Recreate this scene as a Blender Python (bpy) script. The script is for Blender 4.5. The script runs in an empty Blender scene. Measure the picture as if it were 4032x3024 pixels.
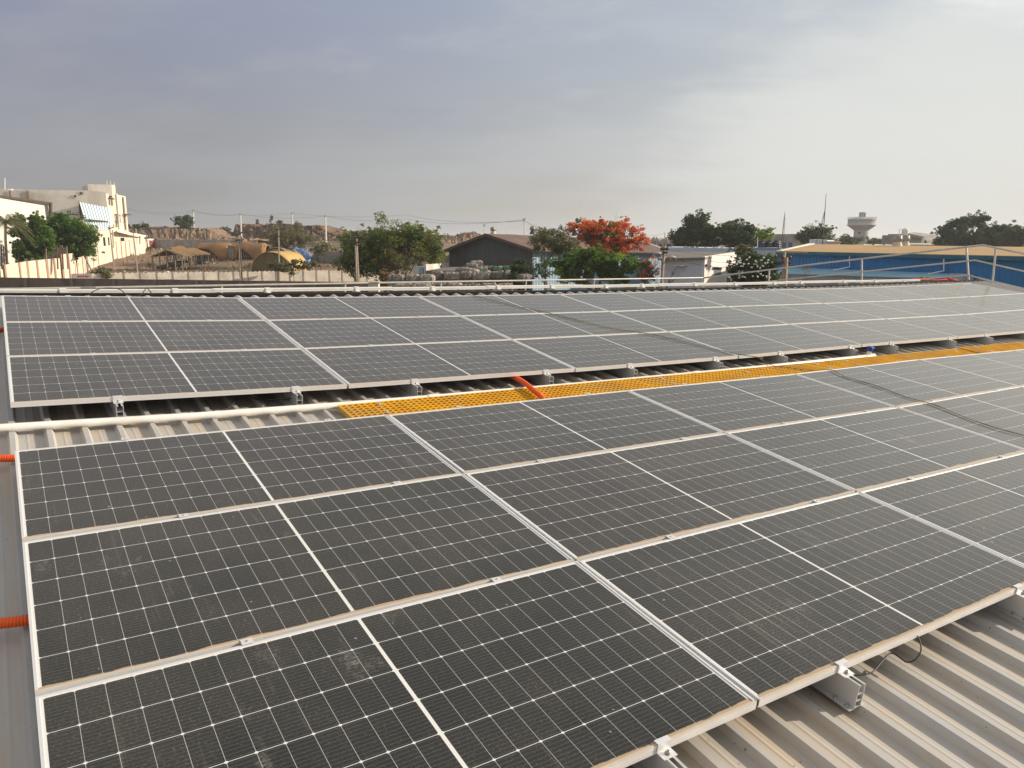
import bpy, math, random
import numpy as np
from mathutils import Matrix, Vector
S = bpy.context.scene
COL = S.collection
R = math.radians
rnd = random.Random(7)

# ------------------------------------------------------------------ camera, sky, sun, exposure
F = 3087.4 / 4032          # focal length / image width
PIT = R(10.6)
EYE = 7.5
cam = bpy.data.cameras.new("camera")
cam_o = bpy.data.objects.new("camera", cam)
COL.objects.link(cam_o)
cam.sensor_width = 36.0
cam.lens = 36.0 * F
cam.clip_start = 0.05
cam.clip_end = 9000
cam_o.location = (0, 0, EYE)
cam_o.rotation_euler = (R(90) - PIT, 0, 0)
S.camera = cam_o
S.view_settings.view_transform = 'Standard'
S.view_settings.look = 'None'
S.view_settings.exposure = 0.45
S.view_settings.gamma = 1.0
S.render.resolution_x, S.render.resolution_y = 1024, 768
S.cycles.max_bounces = 6
S.cycles.transparent_max_bounces = 12
S.cycles.use_denoising = True

SUN_AZ, SUN_EL = 80.0, 19.0
sun = bpy.data.lights.new("sun", 'SUN')
sun.energy = 4.3
sun.angle = R(0.6)
sun.color = (1.0, 0.88, 0.72)
sun_o = bpy.data.objects.new("sun", sun)
COL.objects.link(sun_o)
sd = Vector((math.sin(R(SUN_AZ)) * math.cos(R(SUN_EL)), math.cos(R(SUN_AZ)) * math.cos(R(SUN_EL)), math.sin(R(SUN_EL))))
sun_o.rotation_euler = sd.to_track_quat('Z', 'Y').to_euler()


class NT:
    """small helper round a node tree"""
    def __init__(s, tree):
        s.t = tree
        s.n = tree.nodes
        s.l = tree.links
    def node(s, kind, **kw):
        n = s.n.new(kind)
        for k, v in kw.items():
            setattr(n, k, v)
        return n
    def put(s, sock, v):
        if v is None:
            return
        if isinstance(v, bpy.types.NodeSocket):
            s.l.new(v, sock)
        else:
            if hasattr(sock, 'default_value'):
                if sock.type == 'RGBA' and len(v) == 3:
                    v = (*v, 1)
                sock.default_value = v
    def m(s, op, a, b=None, c=None, clamp=False):
        n = s.node('ShaderNodeMath', operation=op, use_clamp=clamp)
        s.put(n.inputs[0], a)
        if b is not None: s.put(n.inputs[1], b)
        if c is not None: s.put(n.inputs[2], c)
        return n.outputs[0]
    def mix(s, f, a, b, mode='MIX'):
        n = s.node('ShaderNodeMix', data_type='RGBA', blend_type=mode)
        s.put(n.inputs[0], f); s.put(n.inputs[6], a); s.put(n.inputs[7], b)
        return n.outputs[2]
    def noise(s, vec, scale=5.0, detail=4.0, rough=0.55, w=None):
        n = s.node('ShaderNodeTexNoise')
        if vec is not None: s.put(n.inputs['Vector'], vec)
        n.inputs['Scale'].default_value = scale
        n.inputs['Detail'].default_value = detail
        n.inputs['Roughness'].default_value = rough
        return n.outputs['Fac']
    def ramp(s, f, lo, hi, a=0.0, b=1.0):
        n = s.node('ShaderNodeMapRange', interpolation_type='SMOOTHSTEP')
        s.put(n.inputs[0], f); s.put(n.inputs[1], lo); s.put(n.inputs[2], hi); s.put(n.inputs[3], a); s.put(n.inputs[4], b)
        return n.outputs[0]
    def map(s, vec, loc=(0, 0, 0), rot=(0, 0, 0), scale=(1, 1, 1)):
        n = s.node('ShaderNodeMapping')
        s.put(n.inputs[0], vec)
        n.inputs[1].default_value = loc; n.inputs[2].default_value = rot; n.inputs[3].default_value = scale
        return n.outputs[0]
    def sep(s, v):
        n = s.node('ShaderNodeSeparateXYZ'); s.put(n.inputs[0], v)
        return n.outputs
    def comb(s, x, y, z):
        n = s.node('ShaderNodeCombineXYZ')
        s.put(n.inputs[0], x); s.put(n.inputs[1], y); s.put(n.inputs[2], z)
        return n.outputs[0]


def make_world():
    w = bpy.data.worlds.new("World")
    S.world = w
    w.use_nodes = True
    w.node_tree.nodes.clear()
    t = NT(w.node_tree)
    out = t.node('ShaderNodeOutputWorld')
    sky = t.node('ShaderNodeTexSky', sky_type='NISHITA')
    sky.sun_disc = False
    sky.sun_elevation = R(SUN_EL)
    sky.sun_rotation = R(SUN_AZ)
    sky.dust_density = 4.0
    bg1 = t.node('ShaderNodeBackground')
    t.put(bg1.inputs[0], sky.outputs[0]); bg1.inputs[1].default_value = 0.06
    d = t.node('ShaderNodeTexCoord').outputs['Generated']
    x, y, z = t.sep(d)
    # cloud deck: brighter towards the hidden sun at the right, greyer blue at the left, warm dust near the horizon
    side = t.ramp(x, -0.66, 0.70)
    up = t.ramp(z, 0.0, 0.30)
    k = t.m('DIVIDE', 1.0, t.m('ADD', t.m('MAXIMUM', z, 0.0), 0.22))
    plane = t.comb(t.m('MULTIPLY', x, k), t.m('MULTIPLY', y, k), z)
    n1 = t.noise(t.map(plane, loc=(3.1, 0.4, 0), scale=(0.8, 1.5, 1)), 0.9, 5, 0.5)
    n2 = t.noise(t.map(plane, loc=(1.3, 2.2, 0), rot=(0, 0, 0.5), scale=(0.7, 2.2, 1)), 1.7, 6, 0.55)
    low = t.mix(side, (0.262, 0.257, 0.250), (0.59, 0.585, 0.545))
    low = t.mix(t.m('MULTIPLY', t.ramp(x, -0.30, 0.05), t.ramp(z, 0.12, 0.02, 0.0, 0.5)), low, (0.47, 0.435, 0.385))
    high = t.mix(side, (0.215, 0.240, 0.345), (0.42, 0.48, 0.535))
    c = t.mix(up, low, high)
    c = t.mix(t.ramp(n1, 0.40, 0.62, 0.0, 0.55), c, t.mix(side, (0.315, 0.32, 0.35), (0.60, 0.615, 0.61)))
    n3 = t.noise(t.map(plane, loc=(5.3, 1.7, 0), rot=(0, 0, -0.35), scale=(1.0, 1.5, 1)), 1.1, 5, 0.52)
    c = t.mix(t.m('MULTIPLY', t.ramp(n3, 0.50, 0.66, 0.0, 0.55), t.ramp(z, 0.06, 0.22)), c, t.mix(side, (0.195, 0.22, 0.32), (0.40, 0.455, 0.50)))
    n5 = t.noise(t.map(plane, loc=(0.3, 7.7, 0), rot=(0, 0, 0.25), scale=(1.3, 1.7, 1)), 2.2, 6, 0.58)
    c = t.mix(t.m('MULTIPLY', t.ramp(n5, 0.50, 0.72, 0.0, 0.24), t.ramp(z, 0.05, 0.20)), c, t.mix(side, (0.36, 0.36, 0.38), (0.70, 0.71, 0.70)))
    # a brighter bank with a slanting soft edge on the right, open bright cloud in the top corner
    edge = t.m('ADD', t.m('SUBTRACT', t.m('MULTIPLY', x, 1.0), t.m('MULTIPLY', z, 1.55)), t.m('MULTIPLY', t.m('ADD', t.m('SUBTRACT', n2, 0.5), t.m('MULTIPLY', t.m('SUBTRACT', n5, 0.5), 0.5)), 0.34))
    bank = t.ramp(edge, -0.10, 0.14)
    c = t.mix(t.m('MULTIPLY', bank, t.ramp(x, -0.05, 0.35, 0.0, 0.62)), c, (0.70, 0.705, 0.67))
    edge2 = t.m('ADD', t.m('SUBTRACT', t.m('MULTIPLY', x, 1.0), t.m('MULTIPLY', t.m('SUBTRACT', 0.36, z), 1.1)), t.m('MULTIPLY', t.m('SUBTRACT', n2, 0.5), 0.5))
    tr = t.m('MULTIPLY', t.ramp(edge2, 0.33, 0.50), t.ramp(n5, 0.36, 0.60, 0.35, 1.0))
    c = t.mix(tr, c, (0.97, 0.98, 0.97))
    # deck over and behind the viewer
    c = t.mix(t.ramp(z, 0.30, 0.75), c, (0.46, 0.465, 0.48))
    c = t.mix(t.ramp(y, 0.25, -0.35), c, (0.50, 0.51, 0.525))
    c = t.mix(t.ramp(z, 0.0, -0.06), c, (0.20, 0.17, 0.13))
    bg2 = t.node('ShaderNodeBackground')
    t.put(bg2.inputs[0], c); bg2.inputs[1].default_value = 0.90
    mx = t.node('ShaderNodeMixShader'); mx.inputs[0].default_value = 0.93
    t.l.new(bg1.outputs[0], mx.inputs[1]); t.l.new(bg2.outputs[0], mx.inputs[2])
    t.l.new(mx.outputs[0], out.inputs[0])


make_world()

# ------------------------------------------------------------------ helpers: materials
MATS = {}


def mat(name, col, col2=None, rough=0.7, scale=3.0, amt=0.6, metal=0.0, spec=0.4, stretch=(1, 1, 1), bump=0.0, bscale=None, rand=0.0, stain=None, stain_amt=0.0, stain_scale=1.0, coords='Object', detail=6):
    if name in MATS:
        return MATS[name]
    m = bpy.data.materials.new(name)
    m.use_nodes = True
    t = NT(m.node_tree)
    b = t.n['Principled BSDF']
    v = t.node('ShaderNodeTexCoord').outputs[coords]
    vs = t.map(v, scale=stretch)
    c2 = col2 if col2 else tuple(x * 0.72 for x in col)
    n = t.noise(vs, scale, detail, 0.62)
    c = t.mix(t.ramp(n, 0.5 - 0.25 / max(amt, .01) * .5, 0.5 + 0.25 / max(amt, .01) * .5), col, c2)
    if stain:
        n3 = t.noise(t.map(v, loc=(7, 3, 1), scale=stretch), stain_scale, 5, 0.6)
        c = t.mix(t.m('MULTIPLY', t.ramp(n3, 0.48, 0.68), stain_amt), c, stain)
    if rand > 0:
        oi = t.node('ShaderNodeObjectInfo').outputs['Random']
        hsv = t.node('ShaderNodeHueSaturation')
        t.put(hsv.inputs['Value'], t.m('ADD', 1.0 - rand, t.m('MULTIPLY', oi, 2 * rand)))
        t.put(hsv.inputs['Color'], c)
        c = hsv.outputs[0]
    t.put(b.inputs['Base Color'], c)
    b.inputs['Roughness'].default_value = rough
    b.inputs['Metallic'].default_value = metal
    b.inputs['Specular IOR Level'].default_value = spec
    if bump > 0:
        bn = t.node('ShaderNodeBump')
        bn.inputs['Strength'].default_value = 1.0
        bn.inputs['Distance'].default_value = bump
        t.put(bn.inputs['Height'], t.noise(vs, bscale or scale * 4, 5, 0.6))
        t.put(b.inputs['Normal'], bn.outputs[0])
    MATS[name] = m
    return m


# ------------------------------------------------------------------ helpers: meshes
class MB:
    def __init__(s):
        s.v = []; s.f = []; s.sm = []; s.attr = []
    def add(s, vs, fs, smooth=False, a=0.5):
        o = len(s.v)
        s.v.extend([tuple(p) for p in vs])
        for f in fs:
            s.f.append(tuple(i + o for i in f)); s.sm.append(smooth); s.attr.append(a)
    def box(s, x0, x1, y0, y1, z0, z1, M=None):
        vs = [(x0, y0, z0), (x1, y0, z0), (x1, y1, z0), (x0, y1, z0), (x0, y0, z1), (x1, y0, z1), (x1, y1, z1), (x0, y1, z1)]
        if M is not None: vs = [M @ Vector(p) for p in vs]
        s.add(vs, [(0, 3, 2, 1), (4, 5, 6, 7), (0, 1, 5, 4), (1, 2, 6, 5), (2, 3, 7, 6), (3, 0, 4, 7)])
    def quad(s, a, b, c, d, thick=0.0):
        if thick <= 0:
            s.add([a, b, c, d], [(0, 1, 2, 3)]); return
        a, b, c, d = map(Vector, (a, b, c, d))
        n = (b - a).cross(d - a).normalized() * thick
        s.add([a, b, c, d, a - n, b - n, c - n, d - n], [(0, 1, 2, 3), (7, 6, 5, 4), (0, 4, 5, 1), (1, 5, 6, 2), (2, 6, 7, 3), (3, 7, 4, 0)])
    def tube(s, pts, r, n=8, cap=True, smooth=True):
        pts = [Vector(p) for p in pts]
        rs = r if isinstance(r, (list, tuple)) else [r] * len(pts)
        rings = []; up = None
        for i, p in enumerate(pts):
            d = (pts[min(i + 1, len(pts) - 1)] - pts[max(i - 1, 0)])
            if d.length < 1e-9: d = Vector((0, 0, 1))
            d.normalize()
            if up is None:
                up = Vector((0, 0, 1)) if abs(d.z) < 0.9 else Vector((1, 0, 0))
            a = d.cross(up)
            if a.length < 1e-6: a = d.cross(Vector((1, 0.3, 0)))
            a.normalize(); b = a.cross(d).normalized(); up = b
            rings.append([p + (a * math.cos(2 * math.pi * k / n) + b * math.sin(2 * math.pi * k / n)) * rs[i] for k in range(n)])
        vs = [q for rg in rings for q in rg]; fs = []
        for i in range(len(pts) - 1):
            for k in range(n):
                k2 = (k + 1) % n
                fs.append((i * n + k, (i + 1) * n + k, (i + 1) * n + k2, i * n + k2))
        s.add(vs, fs, smooth)
        if cap:
            s.add(rings[0], [tuple(range(n))]); s.add(rings[-1], [tuple(reversed(range(n)))])
    def lathe(s, prof, n=20, c=(0, 0, 0), smooth=True):
        vs = []; fs = []
        for r, z in prof:
            for k in range(n):
                a = 2 * math.pi * k / n
                vs.append((c[0] + r * math.cos(a), c[1] + r * math.sin(a), c[2] + z))
        for i in range(len(prof) - 1):
            for k in range(n):
                k2 = (k + 1) % n
                fs.append((i * n + k, i * n + k2, (i + 1) * n + k2, (i + 1) * n + k))
        s.add(vs, fs, smooth)
        m = len(prof) - 1
        if prof[0][0] > 0: s.add([vs[k] for k in range(n)], [tuple(reversed(range(n)))])
        if prof[m][0] > 0: s.add([vs[m * n + k] for k in range(n)], [tuple(range(n))])
    def prism(s, poly, axis, a, b, M=None):
        """extrude a 2D polygon along an axis ('x': poly=(y,z), 'y': (x,z), 'z': (x,y))"""
        def P(p, h):
            if axis == 'x': return (h, p[0], p[1])
            if axis == 'y': return (p[0], h, p[1])
            return (p[0], p[1], h)
        vs = [P(p, a) for p in poly] + [P(p, b) for p in poly]
        if M is not None: vs = [M @ Vector(p) for p in vs]
        n = len(poly)
        s.add(vs, [tuple(reversed(range(n))), tuple(range(n, 2 * n))] + [(i, (i + 1) % n, n + (i + 1) % n, n + i) for i in range(n)])
    def build(s, name, material, parent=None, loc=None, fixn=False):
        me = bpy.data.meshes.new(name)
        me.from_pydata([tuple(p) for p in s.v], [], s.f)
        me.polygons.foreach_set('use_smooth', s.sm)
        if any(a != 0.5 for a in s.attr):
            at = me.attributes.new('tint', 'FLOAT', 'FACE')
            at.data.foreach_set('value', s.attr)
        if fixn:
            import bmesh
            bm = bmesh.new(); bm.from_mesh(me)
            bmesh.ops.recalc_face_normals(bm, faces=bm.faces)
            bm.to_mesh(me); bm.free()
        me.materials.append(material)
        me.update()
        o = bpy.data.objects.new(name, me)
        COL.objects.link(o)
        if parent is not None: o.parent = parent
        if loc is not None: o.location = loc
        return o


def tag(o, label=None, cat=None, group=None, kind=None):
    if label: o['label'] = label
    if cat: o['category'] = cat
    if group: o['group'] = group
    if kind: o['kind'] = kind
    return o


def thing(name, label, cat, loc=(0, 0, 0), group=None, rz=0.0):
    o = bpy.data.objects.new(name, None)
    COL.objects.link(o)
    o.empty_display_size = 0.2
    o.location = loc
    o.rotation_euler = (0, 0, rz)
    return tag(o, label, cat, group)


def dup(root, label=None, group=None):
    r = root.copy(); COL.objects.link(r)
    if label: r['label'] = label
    if group: r['group'] = group
    for ch in list(root.children):
        c = ch.copy(); COL.objects.link(c); c.parent = r
        for g in list(ch.children):
            d = g.copy(); COL.objects.link(d); d.parent = c
    return r


ORD = ['first', 'second', 'third', 'fourth', 'fifth', 'sixth', 'seventh', 'eighth', 'ninth', 'tenth', 'eleventh', 'twelfth', 'thirteenth', 'fourteenth', 'fifteenth', 'sixteenth', 'seventeenth', 'eighteenth', 'nineteenth', 'twentieth', 'twenty-first', 'twenty-second', 'twenty-third', 'twenty-fourth']


# photograph pixel (4032 x 3024) + distance -> world point; used to survey where things stand
def px(x, y, D):
    dx, dy = (x - 2016) / 3087.4, (1512 - y) / 3087.4
    wy = dy * math.sin(PIT) + math.cos(PIT)
    wz = dy * math.cos(PIT) - math.sin(PIT)
    return Vector((dx / wy * D, D, EYE + wz / wy * D))


# ------------------------------------------------------------------ the roof frame: u along the rows, v up the slope, h off the panels
RM = Matrix(((0.83953523, -0.5349575, 0.09487396, 0), (0.54260352, 0.8344407, -0.09638537, 0), (-0.0276046, 0.13239785, 0.99081219, 0), (0, 0, 0, 1)))
CR = Vector((0.0001723, -4.9645191, 1.8691220))
ORG = Vector((0, 0, EYE)) - RM.to_3x3() @ CR
ROOF = Matrix.Translation(ORG) @ RM


def W(u, v, h):
    return ROOF @ Vector((u, v, h))


def onroof(x, y, h):
    d = px(x, y, 1.0) - Vector((0, 0, EYE))
    dl = RM.to_3x3().transposed() @ d
    return CR + dl * ((h - CR.z) / dl.z)


def place(o, u, v, h, rz=0.0):
    o.matrix_world = ROOF @ Matrix.Translation((u, v, h)) @ Matrix.Rotation(rz, 4, 'Z')
    return o


def interp(x, xs, ys):
    return float(np.interp(x, xs, ys))


PU, PV = 2.299, 1.1514
HA = [0.0, -0.0058, -0.0021, -0.0085, 0.0151, 0.01, 0.012, 0.02]
HB = [0.0433, -0.0088, -0.0227, -0.0216, -0.0004, 0.0083, 0.022, 0.062, 0.107]
A0 = [0.0083, -0.0045, -0.013, -0.0248]


def hA(c, r):
    return A0[r] if c == 0 else HA[c] + (-0.004 if r == 0 else 0.002)


def vB(r):
    return 0.7507 + (3 - r) * PV


def hB(c, r):
    return -0.0043 + 0.0077 * vB(r) + HB[c]


ROOFU = [-3, 0, 2.3, 4.6, 6.9, 9.2, 11.5, 13.8, 16.1, 18.4, 20.4]
ROOFH = [0.03, 0.02, -0.008, -0.014, -0.014, -0.002, 0.012, 0.03, 0.07, 0.112, 0.14]


def hroof(u, v):
    s = min(max((v - 3.4) / 1.4, 0), 1)
    return interp(u, ROOFU, ROOFH) - 0.172 + (0.006 * v if v > 0 else 0) + 0.03 * s * s * (3 - 2 * s)


# ------------------------------------------------------------------ materials of the roof
def panel_material():
    m = bpy.data.materials.new('solar_cells')
    m.use_nodes = True
    t = NT(m.node_tree)
    b = t.n['Principled BSDF']
    tc = t.node('ShaderNodeTexCoord')
    oi = t.node('ShaderNodeObjectInfo').outputs['Random']
    x, y, z = t.sep(tc.outputs['Object'])
    CW, CH, MID = 0.0928, 0.1838, 0.0070
    ax = t.m('SUBTRACT', t.m('ABSOLUTE', x), MID)
    cx = t.m('DIVIDE', ax, CW)
    cy = t.m('ADD', t.m('DIVIDE', y, CH), 3.0)
    fx = t.m('ABSOLUTE', t.m('SUBTRACT', t.m('FRACT', t.m('ADD', cx, 0.5)), 0.5))     # distance to a column line / CW
    fy = t.m('ABSOLUTE', t.m('SUBTRACT', t.m('FRACT', t.m('ADD', cy, 0.5)), 0.5))
    dx = t.m('MULTIPLY', fx, CW)
    dy = t.m('MULTIPLY', fy, CH)
    lv = t.m('LESS_THAN', dx, 0.00075)
    lh = t.m('LESS_THAN', dy, 0.00125)
    dia = t.m('LESS_THAN', t.m('ADD', t.m('MULTIPLY', dx, 0.8), t.m('MULTIPLY', dy, 1.25)), 0.0078)
    mid = t.m('LESS_THAN', ax, 0.0)
    edge = t.m('GREATER_THAN', ax, 12 * CW)
    edge2 = t.m('GREATER_THAN', t.m('ABSOLUTE', y), 3 * CH - 0.001)
    white = t.m('MULTIPLY', lv, 0.72)
    for q in (lh, dia, mid, edge, edge2):
        white = t.m('MAXIMUM', white, q)
    # busbars: thin silver wires along the long side
    by = t.m('FRACT', t.m('MULTIPLY', cy, 10.0))
    bus = t.m('LESS_THAN', t.m('ABSOLUTE', t.m('SUBTRACT', by, 0.5)), 0.055)
    finger = t.noise(t.map(tc.outputs['Object'], scale=(1, 1, 1)), 420, 2, 0.7)
    shift = t.node('ShaderNodeVectorMath', operation='ADD')
    t.put(shift.inputs[0], tc.outputs['Object'])
    t.put(shift.inputs[1], t.comb(t.m('MULTIPLY', oi, 37.0), t.m('MULTIPLY', oi, 91.0), t.m('MULTIPLY', oi, 13.0)))
    P = shift.outputs[0]
    cell = t.mix(t.ramp(oi, 0.2, 0.8), (0.0088, 0.0100, 0.0088), (0.0135, 0.0105, 0.0092))
    wn = t.node('ShaderNodeTexWhiteNoise', noise_dimensions='3D')
    t.put(wn.inputs['Vector'], t.comb(t.m('FLOOR', t.m('MULTIPLY', t.m('DIVIDE', x, CW), 1.0)), t.m('FLOOR', cy), oi))
    cell = t.mix(t.m('MULTIPLY', wn.outputs['Value'], 0.35), cell, (0.021, 0.020, 0.022))
    cell = t.mix(t.m('MULTIPLY', bus, 0.30), cell, (0.20, 0.20, 0.20))
    col = t.mix(white, cell, (0.74, 0.73, 0.70))
    # dust: film, speckle, run-off streaks, smears
    film = t.noise(P, 1.6, 5, 0.6)
    speck = t.noise(t.map(P, scale=(0.8, 1.5, 1)), 105, 1.5, 0.6)
    fine = t.noise(t.map(P, scale=(1.0, 1.6, 1)), 60, 5, 0.75)
    streak = t.noise(t.map(P, scale=(14, 0.7, 1)), 1.5, 5, 0.65)
    smear = t.noise(t.map(P, rot=(0, 0, 0.6), scale=(2.2, 1.0, 1)), 1.15, 7, 0.7)
    sm = t.m('MULTIPLY', t.ramp(smear, 0.61, 0.72), t.ramp(fine, 0.42, 0.62))
    dust = t.m('ADD', t.ramp(film, 0.35, 0.70, 0.0, 0.15), t.m('MULTIPLY', t.m('MULTIPLY', t.ramp(speck, 0.54, 0.74), t.ramp(film, 0.30, 0.62, 0.45, 1.0)), 0.62))
    dust = t.m('ADD', dust, t.m('MULTIPLY', t.ramp(fine, 0.42, 0.75), 0.08))
    dust = t.m('ADD', dust, t.m('MULTIPLY', t.ramp(streak, 0.52, 0.80), 0.07))
    dust = t.m('ADD', dust, t.m('MULTIPLY', sm, 0.50))
    low = t.m('ADD', t.m('ADD', y, 0.5455), t.m('MULTIPLY', t.m('SUBTRACT', t.noise(t.map(P, scale=(1, .2, 1)), 5, 4, 0.6), 0.5), -0.045))
    silt = t.ramp(low, 0.006, 0.0, 0.0, 0.97)
    drop = t.m('GREATER_THAN', t.noise(P, 34, 1, 0.3), 0.815)
    dust = t.m('MULTIPLY', t.m('MINIMUM', dust, 0.75), 0.40)
    oi2 = t.m('FRACT', t.m('MULTIPLY', oi, 17.3))
    col = t.mix(dust, col, t.mix(oi2, (0.215, 0.218, 0.160), (0.255, 0.208, 0.165)))
    col = t.mix(t.m('MULTIPLY', sm, 0.30), col, (0.42, 0.41, 0.36))
    runs = t.noise(t.map(P, loc=(3, 8, 2), scale=(26, 0.9, 1)), 1.2, 4, 0.6)
    col = t.mix(t.m('MULTIPLY', t.m('MULTIPLY', t.ramp(runs, 0.60, 0.74), t.ramp(film, 0.42, 0.62)), 0.22), col, (0.30, 0.275, 0.21))
    col = t.mix(t.m('MULTIPLY', drop, 0.5), col, (0.5, 0.5, 0.47))
    col = t.mix(silt, col, (0.42, 0.31, 0.20))
    t.put(b.inputs['Base Color'], col)
    t.put(b.inputs['Roughness'], t.m('ADD', 0.17, t.m('ADD', t.m('MULTIPLY', dust, 0.45), t.m('MULTIPLY', silt, 0.6)), clamp=True))
    b.inputs['IOR'].default_value = 1.45
    b.inputs['Specular IOR Level'].default_value = 0.5
    b.inputs['Sheen Weight'].default_value = 0.11
    b.inputs['Sheen Roughness'].default_value = 0.45
    b.inputs['Sheen Tint'].default_value = (1.0, 0.90, 0.62, 1)
    return m


M_CELL = panel_material()


def alu_material(name, base, dusty=0.4, rough=0.38, metal=0.75, silted=False):
    m = bpy.data.materials.new(name); m.use_nodes = True
    t = NT(m.node_tree); b = t.n['Principled BSDF']
    g = t.node('ShaderNodeNewGeometry')
    pos = g.outputs['Position']
    n = t.noise(pos, 9, 6, 0.65)
    n2 = t.noise(t.map(pos, loc=(4, 2, 1)), 2.2, 4, 0.6)
    d = t.m('MULTIPLY', t.ramp(t.m('ADD', t.m('MULTIPLY', n, 0.6), t.m('MULTIPLY', n2, 0.4)), 0.38, 0.66), dusty)
    up = t.sep(g.outputs['Normal'])[2]
    d = t.m('MULTIPLY', d, t.ramp(up, -0.2, 0.9, 0.35, 1.0))
    if silted:
        oy = t.sep(t.node('ShaderNodeTexCoord').outputs['Object'])[1]
        d = t.m('MAXIMUM', d, t.m('MULTIPLY', t.m('MULTIPLY', t.ramp(oy, -0.554, -0.5565), t.ramp(up, 0.7, 0.95)), t.ramp(n, 0.2, 0.5, 0.45, 0.9)))
    t.put(b.inputs['Base Color'], t.mix(d, base, (0.50, 0.40, 0.29)))
    t.put(b.inputs['Metallic'], t.m('MULTIPLY', t.m('SUBTRACT', 1.0, d), metal))
    t.put(b.inputs['Roughness'], t.m('ADD', rough, t.m('MULTIPLY', d, 0.4)))
    MATS[name] = m
    return m


M_FRAME = alu_material('panel_frame_aluminium', (0.77, 0.77, 0.77), 0.24, 0.42, 0.40, True)
M_RAIL = alu_material('rail_aluminium', (0.58, 0.58, 0.58), 0.35, 0.45, 0.6)
M_BOLT = mat('steel_bolt', (0.42, 0.41, 0.40), rough=0.4, metal=0.8)


def roof_material():
    m = bpy.data.materials.new('galvanised_roof_sheet'); m.use_nodes = True
    t = NT(m.node_tree); b = t.n['Principled BSDF']
    v = t.node('ShaderNodeTexCoord').outputs['Object']
    x, y, z = t.sep(v)
    n1 = t.noise(t.map(v, scale=(7.0, 0.5, 1)), 1.6, 6, 0.62)
    n2 = t.noise(v, 1.1, 5, 0.6)
    n3 = t.noise(t.map(v, scale=(3, 1, 1)), 14, 6, 0.7)
    at = t.node('ShaderNodeAttribute'); at.attribute_name = 'rise'
    low = t.ramp(at.outputs['Fac'], 0.024, 0.004)         # dirt settles in the pans
    d = t.m('ADD', t.m('MULTIPLY', t.ramp(n1, 0.36, 0.66), 0.5), t.m('MULTIPLY', t.ramp(n2, 0.36, 0.64), 0.34))
    d = t.m('MULTIPLY', d, t.m('ADD', 0.40, t.m('MULTIPLY', low, 0.60)))
    c = t.mix(d, (0.46, 0.45, 0.43), (0.48, 0.375, 0.26))
    c = t.mix(t.ramp(n3, 0.50, 0.8, 0.0, 0.35), c, (0.33, 0.28, 0.22))
    n4 = t.noise(t.map(v, loc=(2, 5, 0), scale=(1.5, 1, 1)), 2.3, 8, 0.75)
    c = t.mix(t.ramp(n4, 0.56, 0.70, 0.0, 0.45), c, (0.50, 0.40, 0.29))
    c = t.mix(t.m('GREATER_THAN', t.noise(t.map(v, loc=(1, 1, 4)), 38, 1, 0.3), 0.80), c, (0.16, 0.13, 0.10))
    t.put(b.inputs['Base Color'], c)
    t.put(b.inputs['Metallic'], t.m('MULTIPLY', t.m('SUBTRACT', 1.0, d), 0.15))
    t.put(b.inputs['Roughness'], t.m('ADD', 0.5, t.m('MULTIPLY', d, 0.3)))
    return m


M_ROOF = roof_material()
M_PVC = mat('white_pvc', (0.83, 0.82, 0.79), (0.74, 0.69, 0.60), rough=0.45, scale=6, amt=0.5)
M_TRAY = mat('white_tray_paint', (0.80, 0.79, 0.76), (0.70, 0.66, 0.58), rough=0.5, scale=5, amt=0.5)
M_FRP = mat('yellow_fibreglass', (0.80, 0.45, 0.018), (0.68, 0.35, 0.018), rough=0.6, scale=4, amt=0.9, stain=(0.55, 0.36, 0.12), stain_amt=0.55, stain_scale=2.2)
M_ORANGE = mat('orange_conduit_plastic', (0.90, 0.125, 0.012), (0.78, 0.10, 0.012), rough=0.38, scale=20, amt=0.4)
M_RUBBER = mat('black_cable_rubber', (0.018, 0.017, 0.016), (0.05, 0.045, 0.04), rough=0.55, scale=8)
M_DARK = mat('ridge_shade_black', (0.010, 0.010, 0.012), rough=0.9)  # black that paints in the shade at the ridge
M_GALV = mat('galvanised_tube', (0.56, 0.55, 0.52), (0.47, 0.43, 0.37), rough=0.42, metal=0.5, scale=5, amt=0.6)

# ------------------------------------------------------------------ the roof we stand on
ROOF_U0, ROOF_U1, V0, V1 = -2.6, 20.3, -7.2, 4.86
RIBP, RIBO = 0.2045, -0.008
shed = thing('warehouse', 'warehouse under our feet with grey trapezoid sheet roof carrying the solar panels', 'building')
shed.matrix_world = ROOF


def roof_profile():
    prof = []
    k0 = int((ROOF_U0 - RIBO) / RIBP); k1 = int((ROOF_U1 - RIBO) / RIBP)
    for k in range(k0, k1 + 1):
        c = RIBO + k * RIBP
        for du, dz in ((-0.031, 0.0), (-0.015, 0.034), (0.015, 0.034), (0.031, 0.0), (0.071, 0.0), (0.080, 0.0016), (0.084, 0.0016), (0.093, 0.0), (0.117, 0.0), (0.126, 0.0016), (0.130, 0.0016), (0.139, 0.0)):
            prof.append((c + du, dz))
    return prof


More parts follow.
